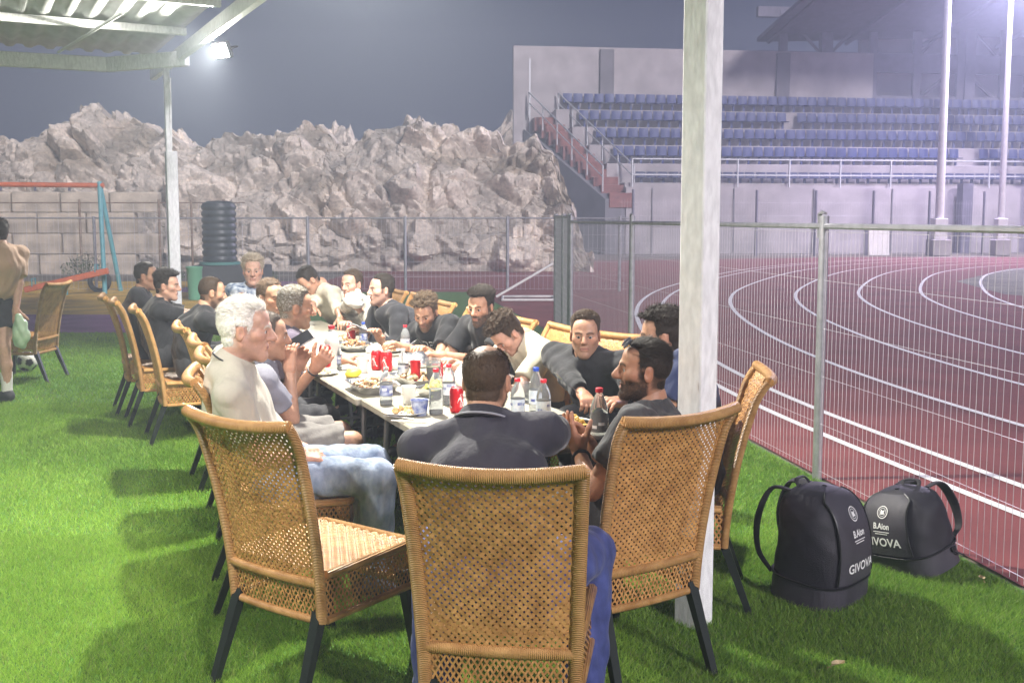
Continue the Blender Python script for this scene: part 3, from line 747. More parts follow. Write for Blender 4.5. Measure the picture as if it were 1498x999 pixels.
def head_colors(V, skin, hairc, beard=0.0, stub=.5, hl=0.0, bald=0.0, lips=1.0):
    x, y, z = V.T; C = np.tile(np.array(skin), (len(V), 1))
    C *= (1 + .16 * (vnoise(V * 38) - .5))[:, None]
    red = (np.exp(-((np.abs(x) - .043) ** 2 + (z + .022) ** 2) / .0006) + np.exp(-(x ** 2 + (z + .03) ** 2 + (y - .105) ** 2) / .0004) + np.exp(-((np.abs(x) - .08) ** 2) / .0001))[:, None] * .22
    C = C * (1 - red) + red * C * np.array([1.15, .72, .66])
    lp = np.exp(-((z + .0635) / .0085) ** 4) * (np.abs(x) < .024 - .25 * np.abs(z + .0635)) * (y > .07) * .62 * lips
    C = C * (1 - lp[:, None]) + lp[:, None] * np.array([.34, .13, .11])
    ml = np.exp(-((z + .0632) / .0024) ** 2) * (np.abs(x) < .023) * (y > .07) * .75
    C = C * (1 - ml[:, None]) + ml[:, None] * np.array([.10, .03, .025])
    h = np.array(hairc)
    br = np.exp(-((z - .0235 + 5 * (np.abs(x) - .03) ** 2 * 3) / .0052) ** 2) * (np.abs(x) > .011) * (np.abs(x) < .049) * (y > .045) * .9
    C = C * (1 - br[:, None]) + br[:, None] * h * .9
    lash = np.exp(-((z - .0028) / .0022) ** 2) * (np.abs(x) > .017) * (np.abs(x) < .045) * (y > .06) * .7
    C = C * (1 - lash[:, None]) + lash[:, None] * np.array([.03, .02, .015])
    if beard > 0:
        bm = beard_mask(V); n = .75 + .5 * vnoise(V * 260)
        k = np.clip(bm * beard * n, 0, .95)[:, None]; C = C * (1 - k) + k * h
    hs = sstep(-.006, .016, hair_s(V, hl) + .006 * (vnoise(V * 150) - .5))
    ear = (np.abs(x) > .0745) & (z < .03); hs = np.where(ear, 0, hs) * stub
    if bald: hs = hs * (1 - bald * np.exp(-((x / .046) ** 2 + ((y + .02) / .06) ** 2) ** 2) * (z > .06) * (.6 + .4 * vnoise(V * 200)))
    C = C * (1 - hs[:, None]) + hs[:, None] * h
    return np.clip(C, 0, 1)
def beard_mask(V):
    x, y, z = V.T
    jawl = sstep(-.028, -.046, z - .35 * np.abs(x) * 0) * sstep(-.012, .012, y + .012)
    side = sstep(.045, .056, np.abs(x)) * sstep(.028, -.01, z) * sstep(-.018, -.004, y) * sstep(.035, .018, y)
    m = np.maximum(jawl * sstep(-.128, -.116, z), side)
    cheek = (np.abs(x) < .052) * sstep(-.062, -.045, z) * (y > .03) * sstep(.048, .020, np.abs(x))
    m = m * (1 - cheek * (z > -.058))
    mus = np.exp(-((z + .049) / .0075) ** 4) * (np.abs(x) < .030) * (y > .07); m = np.maximum(m, mus)
    lip = np.exp(-((z + .065) / .009) ** 4) * (np.abs(x) < .021) * (y > .078); m = m * (1 - lip)
    nk = (z < -.122); return np.where(nk, m * .25, m) * (np.abs(x) < .0745)
def hair_mesh(h, style, seed, hairc, hl=0.0, n=2600):
    f = Field((-.12, -.15, -.12), (.12, .14, .18), h)
    X, Y, Z = f.coords()
    def ell(c, r):
        k0 = np.sqrt(((X - c[0]) / r[0]) ** 2 + ((Y - c[1]) / r[1]) ** 2 + ((Z - c[2]) / r[2]) ** 2); k1 = np.sqrt(((X - c[0]) / r[0] ** 2) ** 2 + ((Y - c[1]) / r[1] ** 2) ** 2 + ((Z - c[2]) / r[2] ** 2) ** 2)
        return k0 * (k0 - 1) / (k1 + 1e-6)
    cr = ell((0, -.014, .030), (.0745, .093, .088))
    fr = ell((0, .055, .045), (.055, .028, .040)); cr = np.minimum(cr, fr + .001)
    nb = np.sqrt(X ** 2 + (Y + .028) ** 2) - .054; cr = np.where(Z < -.03, np.minimum(cr, nb), cr)
    top, side, front, wild = style['top'], style['side'], style.get('front', 0), style.get('wild', .3)
    P_ = np.stack(np.broadcast_arrays(X, Y, Z), -1)
    s_ = hair_line(X, Y, Z, hl) + .010 * (vnoise(P_ * 110, seed) - .5)
    upz = np.clip((Z - .045) / .05, 0, 1); upz = upz * upz * (3 - 2 * upz)
    t = side + (top - side) * upz + front * np.clip((Y - .02) / .05, 0, 1) * upz
    bald = style.get('bald', 0)
    if bald:
        bm_ = np.exp(-((X / .048) ** 2 + ((Y + .020) / .062) ** 2) ** 2) * (Z > .05) * np.clip(.6 + fbm(P_ * 60, 2, seed), 0, 1.1); t = t * (1 - bm_) - .004 * bm_ * bald
    nz = (fbm(P_ * 55, 2, seed) - .4) * 2.0 * wild * (.25 + .75 * upz)
    t = t * (1 + nz) * np.clip(s_ / .026, 0, 1) - .0015 * (1 - np.clip(s_ / .012, 0, 1))
    t = np.where((Z < -.06), t * np.clip((Z + .085) / .025, 0, 1), t)
    earh = (np.abs(X) > .068) & (Z < .020) & (Y > -.030) & (Y < .012); t = np.where(earh, np.minimum(t, .001) - .004, t)
    F = cr - t; F = np.maximum(F, -(s_ + .006)); F = np.maximum(F, -(cr + .012)); F = np.maximum(F, -(Z + .085))
    f.F = F.astype(np.float32); V, Q = f.mesh()
    # strands
    r = np.random.default_rng(seed)
    nv = V - np.array([0, -.014, .02]); nv /= np.linalg.norm(nv, axis=1)[:, None]
    out = np.abs(np.linalg.norm((V - np.array([0, -.014, .030])) / np.array([.0745, .093, .088]), axis=1)) > 1.005
    cand = np.where(out)[0]
    base_c = np.array(hairc)[None] * (.8 + .5 * vnoise(V * 120, seed))[:, None]
    if style.get('grey'): g = (vnoise(V * 300, seed + 5) > 1 - style['grey'])[:, None]; base_c = np.where(g, np.array([.42, .41, .40]), base_c)
    VV = [V]; FF = [np.stack([Q[:, [0, 1, 2]], Q[:, [0, 2, 3]]], 1).reshape(-1, 3)]; CC = [base_c]
    if len(cand):
        pk = r.choice(cand, n); p = V[pk] + r.normal(size=(n, 3)) * h * .4; nn = nv[pk]; top_ = np.clip((p[:, 2] - .03) / .05, 0, 1)
        fl = np.tile(np.array(style.get('flow', (0, -1, .1)), float), (n, 1)) * top_[:, None] + np.array([0, -.35, -1.0]) * (1 - top_)[:, None]
        fl = fl - nn * np.sum(fl * nn, 1)[:, None]; fl /= np.linalg.norm(fl, axis=1)[:, None] + 1e-6
        ln = (style.get('len', .022) * (top_ * .8 + .2) * r.uniform(.5, 1.2, n))[:, None]
        d = nrm(1) * 0 + fl + nn * style.get('lift', .55) + r.normal(size=(n, 3)) * (.18 + wild * .45); d /= np.linalg.norm(d, axis=1)[:, None]
        wv = np.cross(d, nn); wv /= np.linalg.norm(wv, axis=1)[:, None] + 1e-6; wd = r.uniform(.0007, .0014, n)[:, None]
        p1 = p + d * ln * .55; d2 = d + fl * .5 - nn * .25; d2 /= np.linalg.norm(d2, axis=1)[:, None]; p2 = p1 + d2 * ln * .45
        q = np.stack([p - wv * wd - nn * .002, p + wv * wd - nn * .002, p1 - wv * wd * .7, p1 + wv * wd * .7, p2], 1).reshape(-1, 3)
        b = len(V) + 5 * np.arange(n)[:, None]; tri = np.concatenate([b + np.array([[0, 1, 3]]), b + np.array([[0, 3, 2]]), b + np.array([[2, 3, 4]])])
        cs = base_c[pk] * r.uniform(.65, 1.5, n)[:, None]; VV.append(q); FF.append(tri); CC.append(np.repeat(cs, 5, 0))
    return np.vstack(VV), np.vstack(FF), np.clip(np.vstack(CC), 0, 1)
def beard_strands(V, skinq, hairc, seed, n=900, ln=.008):
    r = np.random.default_rng(seed); bm = beard_mask(V); cand = np.where(bm > .5)[0]
    if not len(cand): return None
    pk = r.choice(cand, n); p = V[pk] + r.normal(size=(n, 3)) * .0012
    nn = p - np.array([0, .02, -.05]); nn /= np.linalg.norm(nn, axis=1)[:, None]
    d = nn * .6 + np.array([0, .1, -.9]) + r.normal(size=(n, 3)) * .3; d /= np.linalg.norm(d, axis=1)[:, None]
    wv = np.cross(d, nn); wv /= np.linalg.norm(wv, axis=1)[:, None] + 1e-6
    L = ln * r.uniform(.5, 1.2, n)[:, None]
    q = np.stack([p - wv * .0008 - nn * .002, p + wv * .0008 - nn * .002, p + d * L], 1).reshape(-1, 3)
    tri = 3 * np.arange(n)[:, None] + np.array([[0, 1, 2]])
    return q, tri, np.repeat(np.array(hairc)[None] * r.uniform(.6, 1.5, n)[:, None], 3, 0)

_HC = {}
def hand_mesh(curl, h, spread=.0, thumb=.4):
    key = (tuple(curl) if not np.isscalar(curl) else curl, h, spread, thumb)
    if key in _HC: return _HC[key]
    cl = [curl] * 4 if np.isscalar(curl) else curl
    f = Field((-.075, -.05, -.11), (.10, .21, .05), h)
    for x0, x1 in ((-.026, -.022), (-.009, -.007), (.009, .008), (.026, .022)):
        f.cone((x1 * .8, .0, 0), (x0, .085, 0), .0155, .0125, .014)
    f.cone((0, -.05, 0), (0, .01, 0), .025, .025, .02)
    f.cone((.024, .02, -.008), (.030, .05, -.010), .017, .014, .015)
    bx = (-.0315, -.0105, .0105, .0310); ln = (.062, .076, .081, .073)
    for i in range(4):
        p = np.array([bx[i], .083, 0]); a = 0; sx = (bx[i] / .03) * spread
        for j, (fr_, r1, r2) in enumerate(((.45, .0098, .0090), (.31, .0090, .0083), (.24, .0083, .0070))):
            a += cl[i] * (.75, 1.1, .8)[j]; d = nrm([sx, math.cos(a), -math.sin(a)])
            q = p + d * ln[i] * fr_; f.cone(p, q, r1, r2, .005 if j else .008); p = q
    p = np.array([.030, .022, -.008]); a = thumb
    for j, (l_, r1, r2) in enumerate(((.040, .0145, .0120), (.034, .0115, .0102), (.026, .0102, .0082))):
        d = nrm([math.cos(a) * .75, .78 + .1 * j, -.25 - .55 * math.sin(a) - .18 * j]); d[0] -= .35 * j * a
        d = nrm(d); q = p + d * l_; f.cone(p, q, r1, r2, .008); p = q
    _HC[key] = f.mesh(); return _HC[key]
def frame(fwd, up):
    y = nrm(fwd); x = nrm(np.cross(y, up)); z = np.cross(x, y); return np.stack([x, y, z], 1)
def ik(a, b, l1, l2, pole):
    d = b - a; L = np.linalg.norm(d); L2 = min(L, (l1 + l2) * .999); u = d / L
    b = a + u * L2; x = (l1 ** 2 - l2 ** 2 + L2 ** 2) / (2 * L2); hgt = math.sqrt(max(l1 ** 2 - x ** 2, 0))
    pl = np.array(pole, float) - u * float(np.array(pole) @ u); return a + u * x + nrm(pl) * hgt, b
SK_A = (.42, .235, .155); SK_B = (.36, .19, .12); SK_C = (.52, .31, .23); SK_D = (.46, .26, .17)
BLK = (.024, .018, .014); BRN = (.045, .028, .017)
def person(label, base, f, hc, look, pitch=0.0, roll=0.0, skin=SK_A, hairc=BLK, hs=None, hl=0.0, shirt=None, shirtname='t_shirt', sleeve=.62,
           trousers=None, shorts=False, arms=None, near=1, beard=0.0, stub=.6, seed=1, bulk=1.08, bald=0.0, shoe=None, collar=None, eyes=True, nose=1.0,
           standing=False, legs=None, open_=0.0, hscale=.96, tuck=0.0, group='people dining at the long table', belly=0.0, jaw=1.0, hunch=0.0, spread=0.0, fold=.0042):
    base = np.array([base[0], base[1], 0.0]); f = np.array([*nrm(f), 0.0]); r = np.array([f[1], -f[0], 0.0]); up = np.array([0, 0, 1.0])
    e = empty('person', tuple(base), 0, label, 'person', group)
    hb = {2: .0085, 1: .011, 0: .014}[near]; hh = {2: .0032, 1: .0042, 0: .0055}[near]; hn = {2: .0034, 1: .0042, 0: .0055}[near]
    lk = np.array([*nrm(look), 0.0]); fw = nrm(lk * math.cos(pitch) + up * math.sin(pitch)); HR = frame(fw, up) @ roty(roll)
    Hc = np.array(hc, float) - base
    neck = Hc + HR @ np.array([0, -.035, -.118]) * hscale; N = neck + np.array([0, 0, -.022]) - f * .012
    if standing: pel = legs['pelvis'] - base
    else: pel = -f * .06 + up * .565
    sc_ = N - up * (.048 - hunch) - f * .01
    sp = nrm(sc_ - pel); rr = nrm(r - sp * float(r @ sp))
    tw = nrm(lk) if not standing else f
    rr = nrm(rr * .85 + .15 * np.array([tw[1], -tw[0], 0])); fr_ = nrm(np.cross(up, rr)); 
    shd = {s: sc_ + rr * s * .180 * bulk - up * .010 for s in (-1, 1)}
    chest = pel * .30 + sc_ * .70 - f * .035; waist = pel * .72 + sc_ * .28 - f * .03
    J = {}
    for s in (-1, 1):
        hip = pel + r * s * .085 - up * .02
        if standing: J['hip', s], J['knee', s], J['ank', s] = hip, legs['knee'][s] - base, legs['ank'][s] - base
        else:
            kn = hip + f * (.42 - tuck * .1 - spread * .35) + r * s * (.05 + spread); kn[2] = .53
            an = kn + f * (-.02 - tuck) - r * s * spread * .15; an[2] = .10
            J['hip', s], J['knee', s], J['ank', s] = hip, kn, an
    A = {}
    for s in (-1, 1):
        a = (arms or {}).get(s)
        if a is None: a = dict(hand=base + f * .30 + r * s * .10 + up * .635, palm=(0, 0, -1), curl=.35)
        tgt = np.array(a['hand'], float) - base
        pole = np.array(a.get('pole', r * s * .5 - up * 1.0 - f * .25), float)
        el, wr = ik(shd[s], tgt, .285, .25, pole); A[s] = (el, wr, a)
    # ---- body skin
    allp = [Hc, pel] + list(J.values()) + [x for s in A for x in A[s][:2]] + list(shd.values())
    lo = np.min(allp, 0) - .17; hi = np.max(allp, 0) + .17; lo[2] = min(lo[2], 0)
    hbody = .013 if near else .016
    F = Field(lo, hi, hbody)
    for s in (-1, 1):
        F.cone(chest + rr * s * .07, waist + r * s * .052, .082, .074, .05); F.cone(waist + r * s * .052, pel + r * s * .065, .074, .085, .05)
        F.cone(sc_, shd[s], .044, .040, .03); F.cone(neck, shd[s] - rr * s * .08, .038, .026, .03)
        el, wr, a = A[s]
        F.cone(shd[s], el, .042 * bulk, .036, .03); F.cone(el, wr, .039, .0265, .012)
        F.cone(J['hip', s], J['knee', s], .080, .054, .03); F.cone(J['knee', s], J['knee', s] * .6 + J['ank', s] * .4 - f * .012, .053, .050, .02); F.cone(J['knee', s] * .6 + J['ank', s] * .4 - f * .012, J['ank', s], .050, .036, .02)
        F.cone(J['ank', s] - up * .01, J['ank', s] + f * .12 - up * .05, .036, .028, .02)
    F.cone(N - up * .03, neck + up * .02, .061, .056, .03)
    V, Q = F.mesh(); C = np.tile(np.array(skin), (len(V), 1)) * (.92 + .16 * vnoise(V * 25))[:, None]
    parts = [(V, Q, C)]
    hV, hQ = head_mesh(hh, beard=(.002 if beard > .9 else 0), nose=nose, open_=open_, jaw=jaw); hC = head_colors(hV, skin, hairc, beard, stub, hl, bald)
    parts.append(((hV * hscale) @ HR.T + Hc, hQ, hC))
    for s in (-1, 1):
        el, wr, a = A[s]; cV, cQ = hand_mesh(a.get('curl', .35), hn, a.get('spread', .08), a.get('thumb', .4)); cV = cV.copy()
        if s == 1: cV[:, 0] *= -1; cQ = cQ[:, ::-1]
        fd = nrm(np.array(a['dir'], float)) if 'dir' in a else nrm(wr - el)
        Mh = frame(fd, -np.array(a.get('palm', (0, 0, -1)), float))
        parts.append((cV @ Mh.T + wr, cQ, np.tile(np.array(skin) * np.array([1.03, .95, .93]), (len(cV), 1)) * (.9 + .2 * vnoise(cV * 60))[:, None]))
    n = 0; VV = []; QQ = []; CC = []
    for v, q, c in parts: VV.append(v); QQ.append(q + n); CC.append(c); n += len(v)
    link('body', np_mesh('body', np.vstack(VV), np.vstack(QQ), True, np.vstack(CC)), M_skin, e)
    # ---- eyes
    if eyes and near:
        for s in (-1, 1):
            m = MB(); prof = [(.0125 * math.sin(t), -.0125 * math.cos(t)) for t in np.linspace(0, math.pi, 13)]; m.lathe(prof, 16, M=rotx(R(-90)))
            ev = np.vstack(m.v); fwd = ev[:, 1] / .0125; off = np.array([0.15 * 0, 0]); 
            ec = np.where((fwd > .965)[:, None], np.array([.005, .004, .004]), np.where((fwd > .80)[:, None], np.array([.045, .022, .012]), np.array([.52, .48, .46])))
            o = link('eye', np_mesh('eye', (ev + np.array([s * .031, .0735, -.0010])) * hscale @ HR.T + Hc, m.f, True, ec), M_eye, e)
    # ---- hair
    if hs:
        v, t, c = hair_mesh(hh * 1.15, hs, seed, hairc, hl, n={2: 9000, 1: 4500, 0: 1800}[near])
        if beard > .5:
            bs = beard_strands(hV, None, hairc, seed, {2: 2600, 1: 1200, 0: 500}[near], .007 if beard < .9 else .011)
            if bs: c = np.vstack([c, bs[2]]); t = np.vstack([t, bs[1] + len(v)]); v = np.vstack([v, bs[0]])
        link('hair', np_mesh('hair', (v * hscale) @ HR.T + Hc, t, True, c), M_hair, e)
    # ---- shirt
    if shirt is not None:
        g = .013; F = Field(lo, hi, hb)
        for s in (-1, 1):
            F.cone(chest + rr * s * .078 * bulk, waist + r * s * .062 * bulk, .096 + g, .088 + g, .06); F.cone(waist + r * s * .062 * bulk, pel + r * s * .075, .088 + g, .096 + g, .06)
            F.cone(sc_, shd[s], .055 + g * .6, .050 + g * .5, .05); F.cone(neck - up * .025, shd[s] - rr * s * .03, .046 + g * .3, .042 + g * .5, .05)
            el, wr, a = A[s]
            if sleeve <= 1: F.cone(shd[s], el, .050 * bulk + g * .6, .050 + g, .022, cut=sleeve)
            else:
                F.cone(shd[s], el, .050 * bulk + g * .6, .042 + g * .7, .035); F.cone(el, wr, .043 + g * .7, .030 + g * .8, .015, cut=sleeve - 1)
        F.cone(chest - f * .004, waist - f * .002, .108 + g, .098 + g, .07); F.cone(sc_ - up * .03, chest, .075 + g, .100 + g, .07)
        if belly: F.ell(waist + f * .075 + up * .02, (.125 + belly, .125 + belly, .15), .08)
        F.folds(fold, seed, 35, 110, 4)
        F.cone(N - up * .03 + f * .012, Hc - up * .02, .066, .0655, .006, 's')
        X, Y, Z = F.coords(); hem = ((X - pel[0]) * sp[0] + (Y - pel[1]) * sp[1] + (Z - pel[2]) * sp[2]) + (.07 if not standing else .12)
        F.F = np.maximum(F.F, -hem).astype(np.float32)
        V, Q = F.mesh(); link(shirtname, np_mesh(shirtname, V, Q, True), shirt, e)
    if collar:
        ax = nrm(Hc - N + f * .01); X_ = nrm(np.cross(fr_, ax)); Y_ = np.cross(ax, X_); c0 = N + up * .004 + f * .014; th = np.linspace(R(22), R(338), 34)
        rows = []
        for (rad, hz) in ((.067, .002), (.069, .030), (.073, .036), (.080, .024), (.094, .000), (.091, -.008), (.076, .010)):
            rows.append([c0 + (np.sin(t) * X_ * rad + np.cos(t) * Y_ * rad * 1.05) + ax * (hz - .020 * np.exp(-((min(t, 2 * math.pi - t) - R(22)) / .5) ** 2) * (1 if hz < .02 else .4)) for t in th])
        m = MB(); m.grid(rows); co = m.build('collar', collar[0], e)
        if len(collar) > 1:
            m = MB(); m.tube([p + nrm(p - c0) * .002 for p in rows[4]], .0038, 6); m.build('collar_trim', collar[1], co)
    # ---- trousers
    if trousers is not None:
        g = .014; F = Field(lo, hi, hb * 1.1); F.cone(pel - r * .07, pel + r * .07, .098 + g, .098 + g, .03)
        for s in (-1, 1):
            F.cone(pel + r * s * .07, J['hip', s], .095 + g, .088 + g, .05)
            if shorts: F.cone(J['hip', s], J['knee', s], .086 + g, .066 + g * 1.4, .03, cut=shorts)
            else:
                F.cone(J['hip', s], J['knee', s], .084 + g, .060 + g, .03); F.cone(J['knee', s], J['ank', s], .060 + g, .050 + g, .02, cut=.97)
        F.folds(.006, seed + 3, 35, 100, 4)
        X, Y, Z = F.coords(); hem = ((X - pel[0]) * sp[0] + (Y - pel[1]) * sp[1] + (Z - pel[2]) * sp[2]) - .07
        hem = np.minimum(hem, .17 - np.sqrt((X - pel[0] + f[0] * .04) ** 2 + (Y - pel[1] + f[1] * .04) ** 2) + 0 * Z)
        F.F = np.maximum(F.F, hem).astype(np.float32)
        V, Q = F.mesh(); link('shorts' if shorts else 'trousers', np_mesh('trousers', V, Q, True), trousers, e)
    for s in (-1, 1):
        F = Field(J['ank', s] - np.array([.3, .3, .2]), J['ank', s] + np.array([.3, .3, .1]), .010); an = J['ank', s]
        F.cone(an - f * .03 - up * .045, an + f * .13 - up * .062, .045, .042, .03); F.cone(an - up * .01, an + f * .03 - up * .03, .046, .044, .03)
        X, Y, Z = F.coords(); F.F = np.maximum(F.F, -(Z - (an[2] - .098)) + 0 * X).astype(np.float32); F.F = np.maximum(F.F, (Z - an[2] - .012) + 0 * X).astype(np.float32)
        V, Q = F.mesh(); link('shoe', np_mesh('shoe', V, Q, True), shoe or M_shoe, e)
    return e, dict(N=N + base, Hc=Hc + base, HR=HR, A={s: (A[s][0] + base, A[s][1] + base) for s in A}, f=f, r=r, shd={s: shd[s] + base for s in shd})
M_shoe = mat('shoe_dark', (.03, .03, .035), .5)
CB = cloth('black_cotton', (.012, .012, .015), .25, 6)
CB2 = cloth('charcoal_cotton', (.022, .022, .027), .25, 6)
CW = cloth('cream_cotton', (.50, .46, .36), .08, 12)
CWH = cloth('white_polo', (.44, .41, .34), .08, 10)
DEN = cloth('light_denim', (.20, .27, .40), .22, 26, (.34, .40, .52))
DENB = cloth('blue_denim', (.035, .05, .19), .3, 20, (.06, .08, .26))
GRY = cloth('grey_cloth', (.16, .15, .14), .2, 14)
DK = cloth('dark_trouser', (.022, .022, .026), .2, 12)

S_short = dict(top=.014, side=.004, len=.014, lift=.8, wild=.35)
S_quiff = dict(top=.026, side=.004, front=.010, len=.028, lift=.7, flow=(0, -.8, .4), wild=.55)
S_curl = dict(top=.030, side=.008, front=.006, len=.022, lift=.9, wild=1.0)
S_fade = dict(top=.008, side=.0022, len=.009, lift=.9, wild=.25)
S_white = dict(top=.016, side=.011, front=.004, len=.026, lift=.22, flow=(.2, -1, .1), wild=.35)
S_back = dict(top=.012, side=.0035, front=.003, len=.026, lift=.25, flow=(0, -1, .05), wild=.25)
S_thin = dict(top=.006, side=.006, len=.014, lift=.35, wild=.3, bald=1.05)
S_long = dict(top=.026, side=.020, len=.045, lift=.3, wild=.4)
# ================================================================== who sits where
def seatpos(s, p): q = T(s, p); return q[0], q[1]
NL = N2; NR = -N2
def chair_at(s, p, f, label): x, y = seatpos(s, p); return chair(x, y, f, label)
def H(px, py, s, pp):                                    # head on the line of the photograph at seat s, offset pp
    q = T(s, pp); return P(px, py, q[1])
# --- centre, back to the camera
chair(-.005, 3.05, (.14, .99), 'wicker chair with high back under the man in dark polo at the table end')
hC = P(712, 556, 3.34)
person('man in dark polo shirt and jeans with thinning hair, back turned, at the table end', (-.03, 3.08), (.10, 1), hC, (.22, 1), R(-6), skin=SK_D, hairc=(.075, .05, .034), hs=S_thin, shirt=cloth('navy_polo', (.030, .028, .042), .2, 8), shirtname='polo_shirt',
       trousers=DENB, near=2, beard=.8, stub=.85, seed=3, bulk=1.16, bald=.85, fold=.0025, spread=.13, tuck=.14, collar=(cloth('navy_collar', (.020, .018, .028)), mat('grey_trim', (.30, .30, .34), .8)), legs=None,
       arms={1: dict(hand=T(.05, .52, .80), palm=(0, 0, -1), curl=.5), -1: dict(hand=T(.10, .20, .80), palm=(0, 0, -1), curl=.5)})
# --- near left, empty chair
chair(-.70, 3.66, (.57, .82), 'empty wicker chair at the near corner of the table, beside the white haired man')
# --- left side
chair_at(.78, -.47, N2 + np.array([.1, -.1]), 'wicker chair under the white haired man in cream polo')
h1 = H(360, 482, .62, -.60)
e1, i1 = person('white haired man in cream polo shirt and light jeans, seated with hands in lap', seatpos(.74, -.46), (1, .22), h1, (1, .10), R(-5), skin=SK_C, hairc=(.74, .71, .65), hs=S_white, hl=-.004, shirt=CWH, shirtname='polo_shirt',
       trousers=DEN, near=2, stub=.25, seed=8, bulk=1.25, hscale=1.04, collar=(CWH, mat('dark_trim', (.03, .03, .04), .8)), nose=1.15,
       arms={1: dict(hand=P(436, 668, 4.28), palm=(.1, .2, -1), curl=.45, dir=(.9, .3, -.1), pole=(-.3, -1, -.7)), -1: dict(hand=P(440, 655, 4.52), palm=(0, -.2, -1), curl=.45, dir=(.7, -.7, 0), pole=(-.3, .6, -1))})
chair_at(1.42, -.34, N2, 'wicker chair under the man in striped polo who films with a phone')
M_stripe = mat('striped_grey', (.2, .2, .24), .85, var=.1)
h2 = H(392, 492, 1.42, -.40)
e2, i2 = person('man in grey striped polo and grey shorts holding up a phone', seatpos(1.42, -.40), (1, .4), h2, (1, .35), R(-3), skin=SK_A, hairc=(.12, .10, .085), hs=S_short, shirt=M_stripe, shirtname='polo_shirt', trousers=GRY, shorts=.86,
       near=1, seed=12, collar=(M_stripe,), arms={1: dict(hand=P(424, 540, 5.05), palm=(.3, .9, 0), curl=[.5, .55, .6, .6], pole=(.2, 0, -1)), -1: dict(hand=P(437, 535, 5.3), palm=(-.2, -.9, 0), curl=.6)})
chair_at(2.05, -.30, N2, 'wicker chair under the grey haired man in plum shirt')
e3, i3 = person('grey haired man in plum shirt raising a red can, bracelet on his wrist', seatpos(2.05, -.38), (1, .4), H(432, 450, 2.05, -.16), (1, .42), R(-6), skin=SK_A, hairc=(.16, .14, .11), hs=dict(S_short, grey=.35, top=.018), hl=.0,
       shirt=cloth('plum_shirt', (.075, .058, .09), .2, 8), shirtname='shirt', trousers=DK, near=1, stub=.6, seed=21, beard=.25, nose=1.15,
       arms={1: dict(hand=P(462, 538, 5.45), palm=(-.3, .9, 0), curl=[.9, .85, .8, .8], pole=(.2, 0, -1)), -1: dict(hand=T(2.3, .18, .80), curl=.4)})
chair_at(2.85, -.30, N2, 'wicker chair beyond the grey haired man, under the man with tan face')
person('man with brown hair half hidden behind the white haired man', seatpos(2.85, -.38), (1, .3), H(396, 436, 2.85, -.15), (.75, -.55), R(-4), skin=SK_D, hairc=(.09, .06, .04), hs=S_short, shirt=CB2, trousers=DK, near=0, seed=31)
chair_at(4.30, -.46, N2, 'wicker chair under the broad man in black with shaved sides')
person('broad man in black t-shirt with shaved sides and beard, turned to the table', seatpos(4.30, -.40), (1, .4), H(310, 428, 4.30, -.32), (1, .45), R(-8), skin=SK_D, hairc=BRN, hs=S_fade, shirt=CB, trousers=DK, near=1, seed=33, beard=.6, stub=.7, bulk=1.15,
       arms={1: dict(hand=T(4.2, .12, .80), curl=.5), -1: dict(hand=T(4.5, .16, .80), curl=.5)})
chair_at(5.05, -.56, N2, 'wicker chair under the young man in black seen in profile')
person('young man in black t-shirt with swept dark hair, in profile', seatpos(5.05, -.52), (1, .35), H(244, 418, 5.05, -.54), (1, .08), R(-4), skin=SK_C, hairc=BLK, hs=S_quiff, shirt=CB, trousers=DK, near=1, seed=35, arms={1: dict(hand=T(5.0, -.02, .78), curl=.5), -1: dict(hand=T(5.2, -.02, .78), curl=.5)})
chair_at(5.62, -.62, N2, 'wicker chair at the far end of the side, under the last man in black')
person('last man in black on his side, face hidden by the young man', seatpos(5.62, -.58), (1, .3), H(214, 404, 5.70, -.62), (1, .12), R(-3), skin=SK_A, hairc=BLK, hs=S_short, shirt=CB2, trousers=DK, near=0, seed=36)
# --- far end
chair_at(5.95, .30, -U2, 'wicker chair at the far end of the table')
M_hawaii = mat('blue_print', (.06, .12, .26), .85, col2=(.55, .60, .66), var=.2, scale=22, detail=3)
person('man with swept grey hair in blue and white printed shirt at the far table end', seatpos(5.95, .26), (.25, -1), P(370, 396, 9.45), (.22, -1), R(-3), skin=SK_C, hairc=(.34, .28, .21), hs=S_long, shirt=M_hawaii, shirtname='printed_shirt', trousers=DK, near=1, seed=41, nose=1.15, hscale=1.08,
       arms={1: dict(hand=T(5.15, .42, .80), curl=.5), -1: dict(hand=T(5.15, .25, .80), curl=.5)})
# --- right side, from the near end
chair(.375, 3.74, (-.535, .845), 'wicker chair before the steel pillar, under the man with sunglasses on his head')
h_r1 = P(942, 541, 3.82)
e4, i4 = person('bearded man in charcoal t-shirt with sunglasses on his head, talking with hands together', (.44, 3.76), (-.80, .60), h_r1, (-1, .02), R(3), skin=SK_B, hairc=BLK, hs=S_back, shirt=cloth('charcoal_tee', (.040, .040, .044), .2, 8), trousers=DK, near=2, seed=44, beard=.82, stub=.88, nose=1.2, open_=.003, hunch=-.03,
       bulk=1.12, arms={-1: dict(hand=P(848, 662, 3.86), palm=(.75, .35, -.2), curl=.16, spread=.16, dir=(-.42, .12, .88), pole=(-.1, -.8, -.6)), 1: dict(hand=P(866, 655, 4.02), palm=(-.6, -.5, 0), curl=.3, dir=(-.55, -.1, .75), pole=(.8, .5, -.8))})
chair(.70, 4.40, (-.985, .14), 'wicker chair seen from the side between the pillar and the wire fence')
person('dark haired person in navy shirt hidden behind the pillar', (.72, 4.42), (-.98, -.1), H(968, 492, .30, 1.10), (-1, .1), R(-5), skin=SK_A, hairc=BLK, hs=S_curl, shirt=cloth('navy_shirt', (.018, .028, .085), .2, 6), trousers=DK, near=1, seed=45, bulk=1.15)
chair_at(1.28, 1.16, (-.72, -.70), 'wicker chair under the man in black shirt who glances aside')
